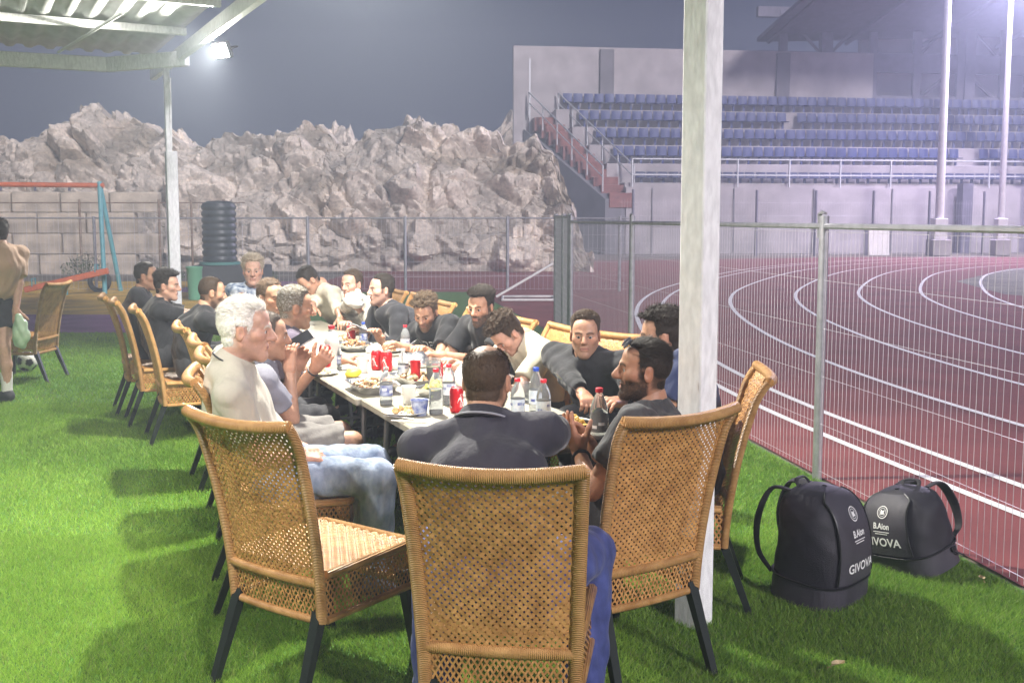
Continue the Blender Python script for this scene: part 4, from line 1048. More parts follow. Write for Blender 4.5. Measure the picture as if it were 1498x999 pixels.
e5, i5 = person('man in black open collar shirt holding a fork and glancing aside', seatpos(1.16, 1.30), (-.72, -.70), H(856, 490, 1.08, 1.15), (-.12, -1), R(-2), skin=SK_A, hairc=BRN, hs=dict(S_short, top=.018), shirt=CB, shirtname='shirt', sleeve=1.8, trousers=DK, near=2, seed=51, hunch=.05, bulk=1.22, beard=.28, stub=.75, hl=.006,
       collar=(CB,), arms={1: dict(hand=P(862, 590, 4.95), palm=(-.2, .8, -.3), curl=[.85, .85, .8, .6], pole=(.2, -.6, -.8)), -1: dict(hand=P(905, 588, 4.85), palm=(-.2, .2, -.9), curl=.5, pole=(.6, -.4, -.8))})
chair_at(1.80, 1.06, NR, 'wicker chair under the man in cream shirt bent over his plate')
person('man in cream t-shirt bent forward over his plate, dark hair', seatpos(1.76, 1.20), (-.9, -.35), H(742, 488, 1.74, .93), (-.85, -.5), R(-52), skin=SK_C, hairc=BRN, hs=S_curl, shirt=CW, trousers=DK, near=1, seed=53, bulk=1.15, hunch=.03, stub=.7,
       arms={1: dict(hand=T(1.85, .74, .80), curl=.6), -1: dict(hand=T(1.55, .74, .80), curl=.6)})
chair_at(2.42, 1.02, NR, 'wicker chair under the bearded man in black')
person('bearded man in black t-shirt with full dark beard looking down', seatpos(2.42, 1.22), (-.8, -.6), H(704, 449, 2.42, 1.09), (-.50, -.86), R(-10), skin=SK_D, hairc=BLK, hs=dict(S_quiff, wild=.35), shirt=CB, trousers=DK, near=1, seed=55, hunch=.05, bulk=1.2, beard=.82, stub=.8,
       arms={1: dict(hand=T(2.5, .78, .80), curl=.5), -1: dict(hand=T(2.25, .80, .80), curl=.5)})
chair_at(3.02, 1.00, NR, 'wicker chair under the man with tousled brown hair')
e6, i6 = person('man with tousled brown hair in black printed t-shirt, head lowered', seatpos(3.02, 1.18), (-.75, -.66), H(623, 457, 3.02, .94), (-.30, -.95), R(-26), skin=SK_D, hairc=(.075, .05, .03), hs=S_curl, shirt=CB, trousers=DK, near=1, seed=57, hunch=.05, beard=.62, stub=.7, bulk=1.2,
       arms={1: dict(hand=T(3.25, .70, .80), curl=.5), -1: dict(hand=T(2.75, .72, .80), curl=.5)})
chair_at(3.86, 1.02, NR, 'wicker chair under the upright man in black')
person('upright man in black shirt with neat dark hair, looking across the table', seatpos(3.86, 1.20), (-.85, -.5), H(558, 424, 3.86, .90), (-.88, -.48), R(0), skin=SK_C, hairc=BLK, hs=S_short, shirt=CB2, shirtname='shirt', sleeve=1.85, trousers=DK, near=1, seed=59, beard=.45, stub=.85, bulk=1.2, hunch=.02,
       arms={1: dict(hand=T(4.0, .70, .80), curl=.5), -1: dict(hand=T(3.6, .70, .80), curl=.5)})
chair_at(4.60, 1.10, NR, 'wicker chair under the man wiping his mouth')
e7, i7 = person('man in pale patterned shirt lifting a napkin to his mouth', seatpos(4.60, 1.16), (-.7, -.7), H(515, 416, 4.60, .88), (-.55, -.83), R(-4), skin=SK_C, hairc=BRN, hs=S_short, shirt=cloth('pale_patterned', (.50, .47, .42), .25, 40), shirtname='shirt', sleeve=1.75, trousers=DK, near=1, seed=61, stub=.7,
       arms={1: dict(hand=P(512, 442, 8.15), palm=(.2, .8, .2), curl=.8, pole=(-.6, -.2, -.8)), -1: dict(hand=P(522, 448, 8.15), palm=(-.2, .8, 0), curl=.8, pole=(.6, -.2, -.8))})
chair_at(5.2, 1.08, NR, 'wicker chair under the man in cream open shirt')
person('man in cream open neck shirt leaning over the far end of the table', seatpos(5.2, 1.0), (-.75, -.65), H(452, 410, 5.2, .66), (-.85, -.5), R(-48), skin=SK_A, hairc=BLK, hs=S_short, shirt=CW, shirtname='shirt', sleeve=1.3, trousers=DK, near=1, seed=63, bulk=1.1,
       arms={1: dict(hand=P(452, 468, 8.1), curl=.5), -1: dict(hand=P(500, 470, 8.3), curl=.5)})

# --- person walking past at the left
wb = G(8, 588); lg = dict(pelvis=np.array([wb[0] - .05, wb[1] + .05, .95]), knee={1: np.array([wb[0] + .02, wb[1] - .02, .50]), -1: np.array([wb[0] - .22, wb[1] + .2, .52])}, ank={1: np.array([wb[0] + .02, wb[1], .10]), -1: np.array([wb[0] - .34, wb[1] + .36, .10])})
M_sock = mat('white_sock', (.72, .70, .68), .9)
ew, iw = person('standing person in tan t-shirt, black shorts and white socks, hair tied back', (wb[0] - .08, wb[1] + .05), (-.9, .4), P(-3, 341, wb[1] + .02), (-.7, .7), R(-4), skin=SK_C, hairc=BRN, hs=dict(S_long, side=.012, top=.014), shirt=cloth('tan_tee', (.42, .27, .18), .12, 9), trousers=DK, shorts=.62, standing=True, legs=lg,
       near=1, seed=71, shoe=M_shoe, sleeve=.75, group='people beside the table',
       arms={1: dict(hand=P(22, 470, wb[1] - .05), palm=(0, 1, 0), dir=(0, .1, -1), curl=.3, pole=(.4, -.5, 0)), -1: dict(hand=P(-60, 430, wb[1] + .2), curl=.3)})
m = MB(); a_ = lg['ank'][1] - np.array(ew.location); m.tube([a_ + np.array([0, 0, -.03]), a_ + np.array([0, 0, .05]), a_ + np.array([0, .0, .17])], [.046, .046, .053], 14); m.build('sock', M_sock, ew)

# ---- small worn things
def wristband(e, info, s, t, r_, m_, name='wristband', wdt=.010):
    el, wr = info['A'][s]; d = nrm(wr - el); c = wr - d * t - np.array(e.location); x = nrm(np.cross(d, (0, 0, 1))); y = np.cross(x, d)
    m = MB(); th = np.linspace(0, 2 * math.pi, 20, endpoint=False)
    m.tube([c + (np.cos(k) * x + np.sin(k) * y) * r_ for k in th], wdt * .55, 6, closed=True, up=tuple(d)); return m.build(name, m_, e)
M_band = mat('black_band', (.015, .015, .018), .5)
wristband(e1, i1, 1, .02, .031, M_band, 'watch', .018)
wristband(e4, i4, -1, .035, .031, M_band, 'bracelet', .012)
wristband(e3, i3, 1, .03, .030, M_band, 'bracelet', .008)
# sunglasses pushed up on the hair
def on_head(info, V, e): return (np.asarray(V) @ info['HR'].T) + info['Hc'] - np.array(e.location)
sg = empty('sunglasses', tuple(i4['Hc']), 0, 'dark sunglasses resting on the hair of the bearded man', 'sunglasses')
Mg = mat('sunglass_lens', (.01, .01, .012), .08, spec=.9); Mgf = mat('sunglass_frame', (.02, .02, .02), .3)
th = np.linspace(0, 2 * math.pi, 18, endpoint=False)
for s in (-1, 1):
    ring = np.array([(s * .034, .070, .100) + np.array([.029, 0, 0]) * math.cos(t) + np.array([0, -.66, .75]) * .022 * math.sin(t) for t in th])
    m = MB(); m.tube(ring @ i4['HR'].T, .0025, 6, closed=True); fo = m.build('rim', Mgf, sg)
    m = MB(); m.add(np.vstack([ring + np.array([0, .001, .001]), ring.mean(0) + np.array([0, .005, .004])]) @ i4['HR'].T, [(k, (k + 1) % 18, 18) for k in range(18)]); m.build('lens', Mg, sg)
    m = MB(); m.tube(np.array([(s * .057, .075, .105), (s * .080, .03, .080), (s * .084, -.02, .055)]) @ i4['HR'].T, .0022, 6); m.build('temple', Mgf, sg)
m = MB(); m.tube(np.array([(-.006, .077, .105), (0, .080, .107), (.006, .077, .105)]) @ i4['HR'].T, .0025, 6); m.build('bridge', Mgf, sg)
# phone, can and napkin held in hands
ph = i2['A'][1][1]
e = empty('smartphone', tuple(P(436, 500, 5.12)), 0, 'dark smartphone in patterned case held up by the man in striped polo', 'phone')
Rm = frame((.75, .3, .45), (0, -.6, .8))
m = MB(); m.box((0, 0, 0), (.078, .160, .010), rot=Rm, bev=.004); m.build('case', mat('phone_case', (.05, .05, .06), .4, col2=(.55, .5, .5), var=.2, scale=60), e)
m = MB(); m.box(Rm @ np.array([0, 0, .0062]), (.070, .150, .002), rot=Rm); m.build('screen', mat('phone_glass', (.02, .02, .025), .08), e)
def fork(p, d, label):
    e = empty('fork', tuple(p), 0, label, 'fork'); Rm = frame(d, (0, 0, 1)); Mf = mat('steel_fork', (.7, .7, .72), .25, metal=.9)
    m = MB(); m.tube([Rm @ np.array(q) for q in ((0, -.10, 0), (0, .03, .002))], [.005, .003], 6, flat=.4); m.build('handle', Mf, e)
    for k in range(4):
        x = -.009 + k * .006; m = MB(); m.tube([Rm @ np.array(q) for q in ((0, .03, .002), (x, .05, .0), (x, .09, .004))], .0014, 5); m.build('tine', Mf, e)
fork(P(828, 560, 4.86), P(808, 545, 4.80) - P(862, 590, 4.95), 'steel fork lifted by the man in black shirt')
e = empty('napkin', tuple(P(517, 440, 8.05)), 0, 'crumpled white napkin at the mouth of the man in pale shirt', 'napkin')
F_ = Field((-.09, -.06, -.08), (.09, .06, .08), .007); F_.ell((0, 0, 0), (.065, .03, .05), .01); F_.ell((.03, 0, .03), (.035, .02, .035), .01); F_.folds(.012, 4, 40, 120); V_, Q_ = F_.mesh()
link('sheet', np_mesh('sheet', V_, Q_, True, None, 50), mat('paper', (.80, .79, .76), .9), e)
# white print on the black t-shirt
# ================================================================== print on curved things
from mathutils.bvhtree import BVHTree
def text_mesh(txt, size, bold=0.0, sub=True):
    c = bpy.data.curves.new('txt', 'FONT'); c.body = txt; c.size = size; c.align_x = 'CENTER'; c.align_y = 'CENTER'; c.offset = bold; c.resolution_u = 3
    o = bpy.data.objects.new('txt', c); COL.objects.link(o); me = bpy.data.meshes.new_from_object(o)
    V = np.array([v.co[:] for v in me.vertices]); F = [tuple(p.vertices) for p in me.polygons]
    bpy.data.objects.remove(o); bpy.data.curves.remove(c); bpy.data.meshes.remove(me)
    return V, F
def stamp(V, F, targets, org, right, up, m_, name, parent, off=.0015, sub=0):
    """Press flat print (V in x/y) along -normal onto the target meshes; result is parented and lies on them."""
    right = nrm(right); up = nrm(up); nn = np.cross(right, up); org = np.array(org, float)
    me = np_mesh(name, np.c_[V[:, :2], 0 * V[:, 0]], F, False)
    if sub:
        import bmesh
        bm = bmesh.new(); bm.from_mesh(me); bmesh.ops.triangulate(bm, faces=bm.faces); bmesh.ops.subdivide_edges(bm, edges=bm.edges, cuts=sub, use_grid_fill=True); bm.to_mesh(me); bm.free()
    trees = []
    for t in targets:
        mw = np.array(t.matrix_local if t.parent else t.matrix_basis); q = t; M = Matrix.Identity(4)
        while q: M = (Matrix.LocRotScale(q.location, q.rotation_euler, q.scale)) @ M; q = q.parent
        vs_ = [M @ v.co for v in t.data.vertices]; trees.append(BVHTree.FromPolygons(vs_, [tuple(p.vertices) for p in t.data.polygons]))
    q = parent; Mp = Matrix.Identity(4)
    while q: Mp = (Matrix.LocRotScale(q.location, q.rotation_euler, q.scale)) @ Mp; q = q.parent
    Mi = Mp.inverted()
    for v in me.vertices:
        p = org + right * v.co.x + up * v.co.y + nn * .3; best = None
        for t in trees:
            h = t.ray_cast(Vector(p), Vector(-nn), .7)
            if h[0] is not None and (best is None or h[3] < best[0]): best = (h[3], h[0] + Vector(nn) * off)
        w_ = best[1] if best else Vector(org + right * v.co.x + up * v.co.y)
        v.co = Mi @ w_
    me.update(); return link(name, me, m_, parent)

# ================================================================== food and drink
M_pet = mat('clear_plastic', (.92, .96, .98), .07, trans=.82, ior=1.05)
M_water = mat('water', (.93, .97, 1.0), .04, trans=.86, ior=1.05)
M_redcap = mat('red_cap', (.62, .03, .05), .4); M_bluecap = mat('blue_cap', (.03, .09, .55), .4)
M_white = mat('white_plastic', (.80, .79, .76), .45, var=.05)
M_labw = mat('label_white', (.74, .77, .80), .5, col2=(.50, .58, .68), var=.05, scale=60)
M_labb = mat('label_blue', (.03, .06, .32), .4, col2=(.45, .50, .62), var=.1, scale=35)
M_red = mat('can_red', (.60, .012, .022), .28, metal=.25); M_alu = mat('aluminium', (.75, .75, .76), .28, metal=.95)
M_wprint = mat('print_white', (.82, .82, .82), .6)
M_foil = mat('foil', (.72, .72, .73), .25, metal=.95, bump=1, bscale=60)
M_paper = mat('paper', (.80, .79, .76), .9)
def tt_(px, py): g = G(px, py, TZ); return (g[0], g[1], TZ)
def bottle(px, py, h, r, label, cap=M_redcap, lab=M_labw, fill=.8, jug=False):
    e = empty('water_bottle' if not jug else 'juice_bottle', tt_(px, py), random.uniform(0, 6), label, 'bottle', 'drinks on the table')
    n = 20; ribs = []
    for z in np.linspace(.03, .60, 15): ribs.append((r * (.985 + .02 * math.sin(z * 70)), z * h))
    prof = [(r * .55, 0), (r * .92, .003), (r, .018)] + ribs + [(r * .98, .64 * h), (r * .80, .76 * h), (r * .50, .86 * h), (r * .36, .90 * h), (r * .36, .94 * h)]
    m = MB(); m.lathe(prof, n); m.build('body', M_white if jug else M_pet, e, True, 60)
    if not jug:
        wp = [(0, .006), (r * .88, .007), (r * .93, .02)] + [(q[0] * .94, q[1]) for q in ribs if q[1] < fill * h * .7] + [(0, fill * h * .7 + .001)]
        m = MB(); m.lathe(wp, n); m.build('water', M_water, e, True, 50)
    if lab is not None:
        m = MB(); m.lathe([(r * 1.015, .26 * h), (r * 1.02, .27 * h), (r * 1.02, .53 * h), (r * 1.015, .54 * h)], n); m.f = m.f[:-2]; m.mi = m.mi[:-2]; lo_ = m.build('label', lab, e, True, 60)
        m = MB()
        for k in range(5):                                   # blurred print: bars of type
            a = random.uniform(0, .5) + k * 1.2; q = [(r * 1.028 * math.cos(t), r * 1.028 * math.sin(t)) for t in np.linspace(a, a + .7, 6)]
            z0 = h * random.uniform(.30, .46)
            m.grid([[(x, y, z0) for x, y in q], [(x, y, z0 + .012) for x, y in q]])
        tag(m.build('print', M_labb if lab is M_labw else M_wprint, lo_, True), kind='stuff')
    if cap is not None:
        m = MB(); m.lathe([(r * .40, .925 * h), (r * .43, .93 * h), (r * .43, .995 * h), (r * .38, h), (0, h)], 18); m.build('cap', cap, e, True, 40)
    return e
def can(px, py, label, z=None, loc=None):
    e = empty('drink_can', loc if loc is not None else tt_(px, py), random.uniform(0, 6), label, 'can', 'red cans on the table')
    r, h = .0325, .122
    m = MB(); m.lathe([(.024, 0), (.029, .004), (r, .016), (r, .102), (.027, .116), (.026, .1185)], 22); bo = m.build('body', M_red, e, True, 35)
    m = MB(); m.lathe([(.0275, .116), (.0278, .120), (.0255, .1205), (.0245, .1165), (0, .1165)], 22); m.build('lid', M_alu, e, True, 35)
    m = MB(); m.box((.005, 0, .119), (.022, .012, .0015), bev=.0005); m.build('ring_pull', M_alu, e)
    for a0 in (0, 2.1, 4.2):                                 # white flourish and script on the side
        m = MB(); t_ = np.linspace(0, 1, 15); q = []
        for sg in (-1, 1): q.append([((r + .0006) * math.cos(a0 + x * 1.25), (r + .0006) * math.sin(a0 + x * 1.25), .050 + .022 * math.sin(x * 5.2) + sg * (.0018 + .0045 * math.sin(x * math.pi))) for x in t_])
        m.grid(q, flip=True); m.build('flourish', M_wprint, bo)
        V, F = text_mesh('Coca-Cola', .026); V = V.copy(); ang = a0 + .6 + V[:, 1] * 0 + V[:, 1] / r; z = .060 - V[:, 0] * .55
        me = np_mesh('script', np.stack([(r + .0010) * np.cos(ang), (r + .0010) * np.sin(ang), z], 1), F, False); link('script', me, M_wprint, bo)
    return e
def cup(px, py, h, r, m_, label, fillm=None, lid=None):
    e = empty('cup', tt_(px, py), 0, label, 'cup', 'cups on the table')
    m = MB(); m.lathe([(r * .72, 0), (r * .75, .002), (r, h), (r * 1.04, h + .002), (r * .96, h), (r * .70, .006), (0, .006)], 20); m.build('body', m_, e, True, 40)
    if fillm: m = MB(); m.lathe([(0, .008), (r * .68, .009), (r * .88, h * .75), (0, h * .75 + .001)], 20); m.build('drink', fillm, e, True, 40)
    return e
bottle(593, 519, .20, .031, 'small water bottle with red cap before the printed black t-shirt')
bottle(486, 542, .27, .046, 'white juice bottle with red cap by the raised can', jug=True, lab=None)
bottle(493, 542, .17, .030, 'short bottle with blue label beside the white juice bottle', cap=M_white, lab=M_labb)
bottle(565, 592, .185, .032, 'small water bottle with blue label at the table edge', cap=M_pet, lab=M_labb, fill=.9)
bottle(638, 606, .215, .033, 'clear water bottle with red cap beside the blue tub', lab=None)
bottle(757, 618, .20, .032, 'water bottle with red cap beside the shoulder of the man in dark polo')
bottle(795, 622, .205, .032, 'water bottle with red cap beside the blue capped one')
bottle(784, 608, .225, .032, 'water bottle with blue cap', cap=M_bluecap)
bottle(876, 652, .235, .036, 'large clear water bottle with red cap before the bearded man in charcoal', lab=M_pet, fill=.95)
bottle(532, 506, .17, .030, 'water bottle with blue label among the far plates', cap=M_bluecap, lab=M_labb)
can(551, 541, 'red drink can, one of two standing close together in mid table'); can(566, 543, 'red drink can, other of two standing close together in mid table')
can(514, 499, 'red drink can beside the far tray'); can(668, 603, 'red drink can beside the elbow of the man in dark polo')
can(0, 0, 'red drink can raised by the grey haired man', loc=tuple(i3['A'][1][1] + np.array([.045, .03, .0])))
cup(614, 607, .070, .042, M_labb, 'blue paper tub with white print at the table edge')
cup(634, 566, .15, .042, M_pet, 'tall clear cup of pale lemonade', mat('lemonade', (.75, .70, .35), .15, trans=.6, ior=1.33))
cup(608, 563, .13, .030, M_red, 'red paper cup beside the lemonade')
cup(770, 588, .095, .036, M_pet, 'clear plastic cup between the bottles')
bottle(657, 592, .20, .032, 'water bottle with red cap beside the lone red can', lab=M_labw)
bottle(590, 560, .19, .031, 'water bottle with white cap in mid table behind the foil tray', cap=M_white)
cup(598, 590, .085, .036, M_white, 'white foam cup at the table edge beside the blue tub')
cup(530, 545, .085, .036, M_white, 'white foam cup beside the yellow crisp packet')
can(640, 560, 'red drink can behind the lemonade cup')
# foil trays with food
def crumbs(n, sx, sy, z, sz, seed, hgt=.03):
    r = np.random.default_rng(seed); m = MB()
    for k in range(n):
        x, y = r.uniform(-sx, sx), r.uniform(-sy, sy); d = (1 - (x / sx) ** 2 * .6 - (y / sy) ** 2 * .6)
        s = sz * r.uniform(.6, 1.3, 3); m.box((x, y, z + hgt * d * r.uniform(.2, 1)), s * 2, rot=rotz(r.uniform(0, 6)) @ rotx(r.uniform(-.6, .6)), bev=sz * .55)
    return m
def tray(px, py, rz, label, foodm, seed, sx=.15, sy=.10, dark=None, hgt=.045):
    e = empty('food_tray', tt_(px, py), rz, label, 'tray', 'trays of food on the table')
    m = MB(); rows = []
    for k_, z in ((.80, .003), (.82, .003), (1.0, hgt), (1.08, hgt + .003), (1.08, hgt + .001), (.98, hgt - .002), (.79, .006), (.0, .006)):
        ring = []
        for t in np.linspace(0, 2 * math.pi, 37):
            c, s = math.cos(t), math.sin(t); p = 6; q = (abs(c) ** p + abs(s) ** p) ** (-1 / p)
            ring.append((c * q * sx * k_, s * q * sy * k_, z))
        rows.append(ring)
    m.grid(rows, flip=True); m.build('dish', dark or M_foil, e, True, 40)
    for j, fm in enumerate(foodm):
        tag(crumbs(60, sx * .78, sy * .78, hgt * .45, .011, seed + j, .05).build('food', fm, e, True, 60), kind='stuff')
    return e
M_meat = mat('grilled_meat', (.26, .12, .055), .5, col2=(.48, .27, .13), var=.2, scale=60)
M_rice = mat('rice', (.66, .56, .36), .7, var=.2, scale=90); M_salad = mat('salad', (.22, .36, .05), .45, col2=(.62, .58, .10), var=.2, scale=60)
M_tom = mat('tomato', (.55, .06, .03), .3); M_fries = mat('fries', (.74, .47, .10), .5, var=.2, scale=50); M_bread = mat('bread', (.58, .36, .14), .75, col2=(.72, .55, .30), var=.2, scale=18, bump=.6, bscale=30)
ta = UA
tray(545, 572, ta, 'foil tray of grilled meat and rice at the table edge', [M_rice, M_meat], 3, .16, .11)
tray(610, 562, ta + .15, 'long foil tray of skewered meat in mid table', [M_meat, M_rice], 5, .17, .10)
tray(642, 580, ta + .5, 'small tray of green and yellow salad', [M_salad, M_fries], 7, .11, .08)
tray(520, 512, ta, 'foil tray at the far end beside the red can', [M_meat], 9, .15, .10)
tray(715, 560, ta, 'foil tray hidden behind the man in dark polo', [M_rice, M_tom], 11, .14, .10)
tray(832, 634, ta + .3, 'black takeaway box heaped with yellow fries before the talking man', [M_fries, M_fries], 13, .11, .075, mat('black_box', (.015, .015, .017), .4), .055)
# plates, bread, wraps, napkins
def plate(px, py, r, label, foods=(), seed=1):
    e = empty('paper_plate', tt_(px, py), 0, label, 'plate', 'paper plates on the table')
    m = MB(); m.lathe([(0, .002), (r * .68, .002), (r * .78, .010), (r, .016), (r * 1.0, .018), (r * .78, .013), (r * .66, .005), (0, .005)], 30); m.build('plate', M_white, e, True, 50)
    for j, fm in enumerate(foods): tag(crumbs(26, r * .5, r * .5, .012, .010, seed + j, .03).build('food', fm, e, True, 60), kind='stuff')
    return e
plate(592, 606, .105, 'white paper plate at the table edge beside the blue tub', (M_bread,), 3); plate(470, 548, .10, 'white paper plate by the grey haired man', (M_rice,), 4)
plate(690, 545, .115, 'white paper plate with salad before the bearded man in black', (M_salad, M_tom), 5); plate(655, 533, .11, 'white paper plate with bread before the tousled man', (M_bread, M_rice), 6)
plate(565, 515, .11, 'white paper plate before the upright man', (M_meat,), 7); plate(500, 500, .11, 'white paper plate near the napkin man', (M_rice, M_meat), 8); plate(812, 640, .11, 'white paper plate under the joined hands', (), 9)
def crumple(px, py, size, m_, label, name, cat_, seed, sq=(1, 1, .6), dz=0):
    p = tt_(px, py); e = empty(name, p, 0, label, cat_, 'wraps and napkins on the table')
    F_ = Field(np.array((-1.4, -1.4, -1)) * size, np.array((1.4, 1.4, 1.4)) * size, size / 9); r = np.random.default_rng(seed)
    for k in range(4): F_.ell(r.uniform(-.35, .35, 3) * size, size * np.array(sq) * r.uniform(.5, .8), size * .15)
    F_.folds(size * .16, seed, 2.2 / size, 6.5 / size, 9); X, Y, Z = F_.coords(); F_.F = np.maximum(F_.F, -(Z + size * .3) + 0 * X).astype(np.float32); V_, Q_ = F_.mesh(); V_[:, 2] -= V_[:, 2].min() - .002
    link('sheet', np_mesh('sheet', V_, Q_, True, None, 45), m_, e); return e
crumple(612, 536, .075, M_foil, 'crumpled foil sheet beside the red cans', 'foil_sheet', 'foil', 3); crumple(690, 565, .085, M_paper, 'white paper wrap heaped before the bowed man in cream', 'paper_wrap', 'wrapper', 5, (1, 1, 1))
crumple(548, 516, .06, M_paper, 'white napkin ball by the far plates', 'napkin', 'napkin', 7); crumple(575, 540, .05, M_paper, 'white napkin beside the pair of red cans', 'napkin', 'napkin', 8)
crumple(660, 548, .055, M_foil, 'foil parcel beside the lemonade cup', 'foil_sheet', 'foil', 9); crumple(516, 552, .045, mat('yellow_wrap', (.75, .58, .05), .5), 'yellow crisp packet at the table edge', 'snack_packet', 'packet', 10, (1, .8, .5))
crumple(592, 533, .05, M_paper, 'torn white bag of bread near the water bottle', 'paper_wrap', 'wrapper', 12); crumple(905, 640, .05, M_bread, 'round bread roll at the table corner', 'bread_roll', 'bread', 14)
crumple(690, 532, .045, mat('orange_chip', (.75, .38, .10), .6), 'orange wedge of crisp bread on the wraps', 'flatbread', 'bread', 15, (1, .5, .9))
def knife(px, py, a, label):
    e = empty('plastic_knife', tt_(px, py), a, label, 'knife'); m = MB(); m.box((-.04, 0, .006), (.08, .011, .004), bev=.001); m.build('handle', M_white, e); m = MB(); m.box((.045, 0, .006), (.09, .015, .002), bev=.0007); m.build('blade', M_white, e)
knife(600, 618, ta + .9, 'white plastic knife lying at the near table edge'); knife(585, 612, ta + .6, 'white plastic knife lying beside the paper plate')
# black laptop-like serving board lid raised at the far plates
e = empty('tray_lid', tuple(np.array(tt_(520, 505)) + np.array([.05, .05, .06])), ta, 'dark tray lid propped open beside the far red can', 'lid')
m = MB(); m.box((0, 0, .05), (.26, .18, .008), rot=rotx(R(28)), bev=.003); m.build('panel', mat('lid_grey', (.28, .28, .30), .4), e); m = MB(); m.tube([(-.13, -.08, .008), (.13, -.08, .008)], .005, 6); m.build('hinge', M_alu, e)
# print on the tousled man's shirt
shirt6 = [o for o in e6.children if o.name.startswith('t_shirt')]
if shirt6:
    c6 = i6['N'] + np.array([-.05, -.20, -.20]); rt = nrm(np.array([.95, -.30, 0])); V, F = text_mesh('AYDEE', .075)
    stamp(V, F, shirt6, P(607, 509, c6[1]), rt, (0, .0, 1), M_wprint, 'print', e6, .003)

# ================================================================== sports bags beside the fence
M_bag = mat('bag_nylon', (.011, .010, .017), .55, var=.25, scale=9, bump=.6, bscale=260); M_bag2 = mat('bag_panel', (.048, .044, .058), .5, var=.2, scale=9, bump=.6, bscale=260)
M_zip = mat('zip', (.01, .01, .012), .4); M_strap = mat('strap', (.014, .013, .018), .7, bump=.5, bscale=300)
def spline(pts, n=6):
    p = np.array(pts, float); p = np.vstack([2 * p[0] - p[1], p, 2 * p[-1] - p[-2]]); out = []
    for i in range(1, len(p) - 2):
        for t in np.linspace(0, 1, n, endpoint=False): out.append(.5 * (2 * p[i] + (p[i + 1] - p[i - 1]) * t + (2 * p[i - 1] - 5 * p[i] + 4 * p[i + 1] - p[i + 2]) * t ** 2 + (3 * p[i] - p[i - 1] - 3 * p[i + 1] + p[i + 2]) * t ** 3))
    return np.array(out + [p[-2]])
def backpack(px, py, front, label, k=1.0, squash=1.0, tilt=(0, 0), wid=1.0, seed=1):
    g = G(px, py); fr = nrm([front[0], front[1]]); rz = math.atan2(fr[0], -fr[1])      # local -Y is the front of the bag
    e = empty('backpack', (g[0], g[1], 0), rz, label, 'backpack', 'team backpacks by the fence')
    Wd, D, Hh = .175 * k * wid, .16 * k * wid, .47 * k * squash
    def prof(z):                                                                          # front depth shrinks to the top, back stays upright
        t = z / Hh; return -D * (1 - .06 * t) * math.sqrt(max(0, 1 - max(0, (t - .28) / .72) ** 2.1)) - .0, D * .80 * math.sqrt(max(0, 1 - max(0, (t - .84) / .16) ** 2.4))
    zb_ = .105 * k
    def ring(z, gx=1.0, gy=1.0):
        a, b = prof(z); cy_ = (a + b) / 2; hy = (b - a) / 2 * gy; t = z / Hh; wx = Wd * gx * (1 - .12 * t ** 2) * math.sqrt(max(0.0, 1 - max(0, (t - .72) / .28) ** 2.6)); out = []
        for th_ in np.linspace(0, 2 * math.pi, 41):
            c, s = math.cos(th_), math.sin(th_); q = (abs(c) ** 3.2 + abs(s) ** 3.2) ** (-1 / 3.2)
            w_ = 1 + (.022 * math.sin(9 * z / k + 3 * th_ + seed) + .016 * math.sin(31 * z / k - 5 * th_ + seed) + .010 * math.sin(57 * z / k + 8 * th_)) * (.25 + t) * (z > zb_)
            out.append((c * q * wx * w_, cy_ + s * q * hy * w_, z))
        return out
    zb_ = .105 * k
    m = MB(); m.grid([[(0, 0, .004)] * 41] + [ring(z) for z in np.linspace(.006, zb_, 8)], flip=True); base = m.build('shoe_compartment', M_bag2, e, True, 50)
    m = MB(); m.grid([ring(z, .985, .985) for z in np.linspace(zb_, Hh * .9995, 40)], flip=True); body = m.build('body', M_bag, e, True, 50)
    m = MB(); m.tube([(x, y, zb_) for x, y, z in ring(zb_, 1.012, 1.012)[:-1]], .006, 6, closed=True); m.build('zip', M_zip, e)
    # front panel: a band running from the base over the top, a little proud of the body
    rows = []
    for z in np.linspace(zb_ + .012, Hh * .975, 40):
        a, b = prof(z); t = z / Hh; wx = Wd * (1 - .12 * t ** 2) * math.sqrt(max(0.0, 1 - max(0, (t - .72) / .28) ** 2.6)); hw = min(Wd * (.80 - .22 * t), wx * .86)
        rows.append([(x, (a + b) / 2 - (b - a) / 2 * (1 - min(.98, abs(x / wx)) ** 3.2) ** (1 / 3.2) * 1.02 - .005, z + .003) for x in np.linspace(-hw, hw, 13)])
    m = MB(); m.grid(rows); panel = m.build('front_panel', M_bag2, e, True, 60)
    for s in (0, 12):
        m = MB(); m.tube([(r_[s][0], r_[s][1] - .001, r_[s][2]) for r_ in rows], .004, 6); m.build('piping', M_zip, panel)
    m = MB(); m.tube(spline([(-.05, .09 * k, Hh * .95), (-.035, .115 * k, Hh * 1.01), (.035, .115 * k, Hh * 1.01), (.05, .09 * k, Hh * .95)]), .010, 8, flat=.5); m.build('grab_handle', M_strap, e)
    for s in (-1, 1):
        x = s * .075 * k
        m = MB(); m.tube(spline([(x, .105 * k, Hh * .93), (x * 1.1, .20 * k, Hh * .90), (x * 1.25, .245 * k, Hh * .62), (x * 1.45, .225 * k, Hh * .33), (x * 1.5, .15 * k, .08)]), np.interp(np.linspace(0, 4, 25), range(5), [.026, .030, .030, .022, .015]), 8, flat=.28, up=(1, 0, 0) if False else (0, 1, .3)); m.build('shoulder_strap', M_strap, e)
    m = MB(); m.tube([(Wd * .9, .02, .11), (Wd * 1.06, .05, .06), (Wd * .95, .11, .03)], .008, 6, flat=.4); m.build('side_strap', M_strap, e)
    m = MB(); m.box((Wd * 1.02, .04, .085), (.012, .03, .022), bev=.003); m.build('buckle', M_zip, e)
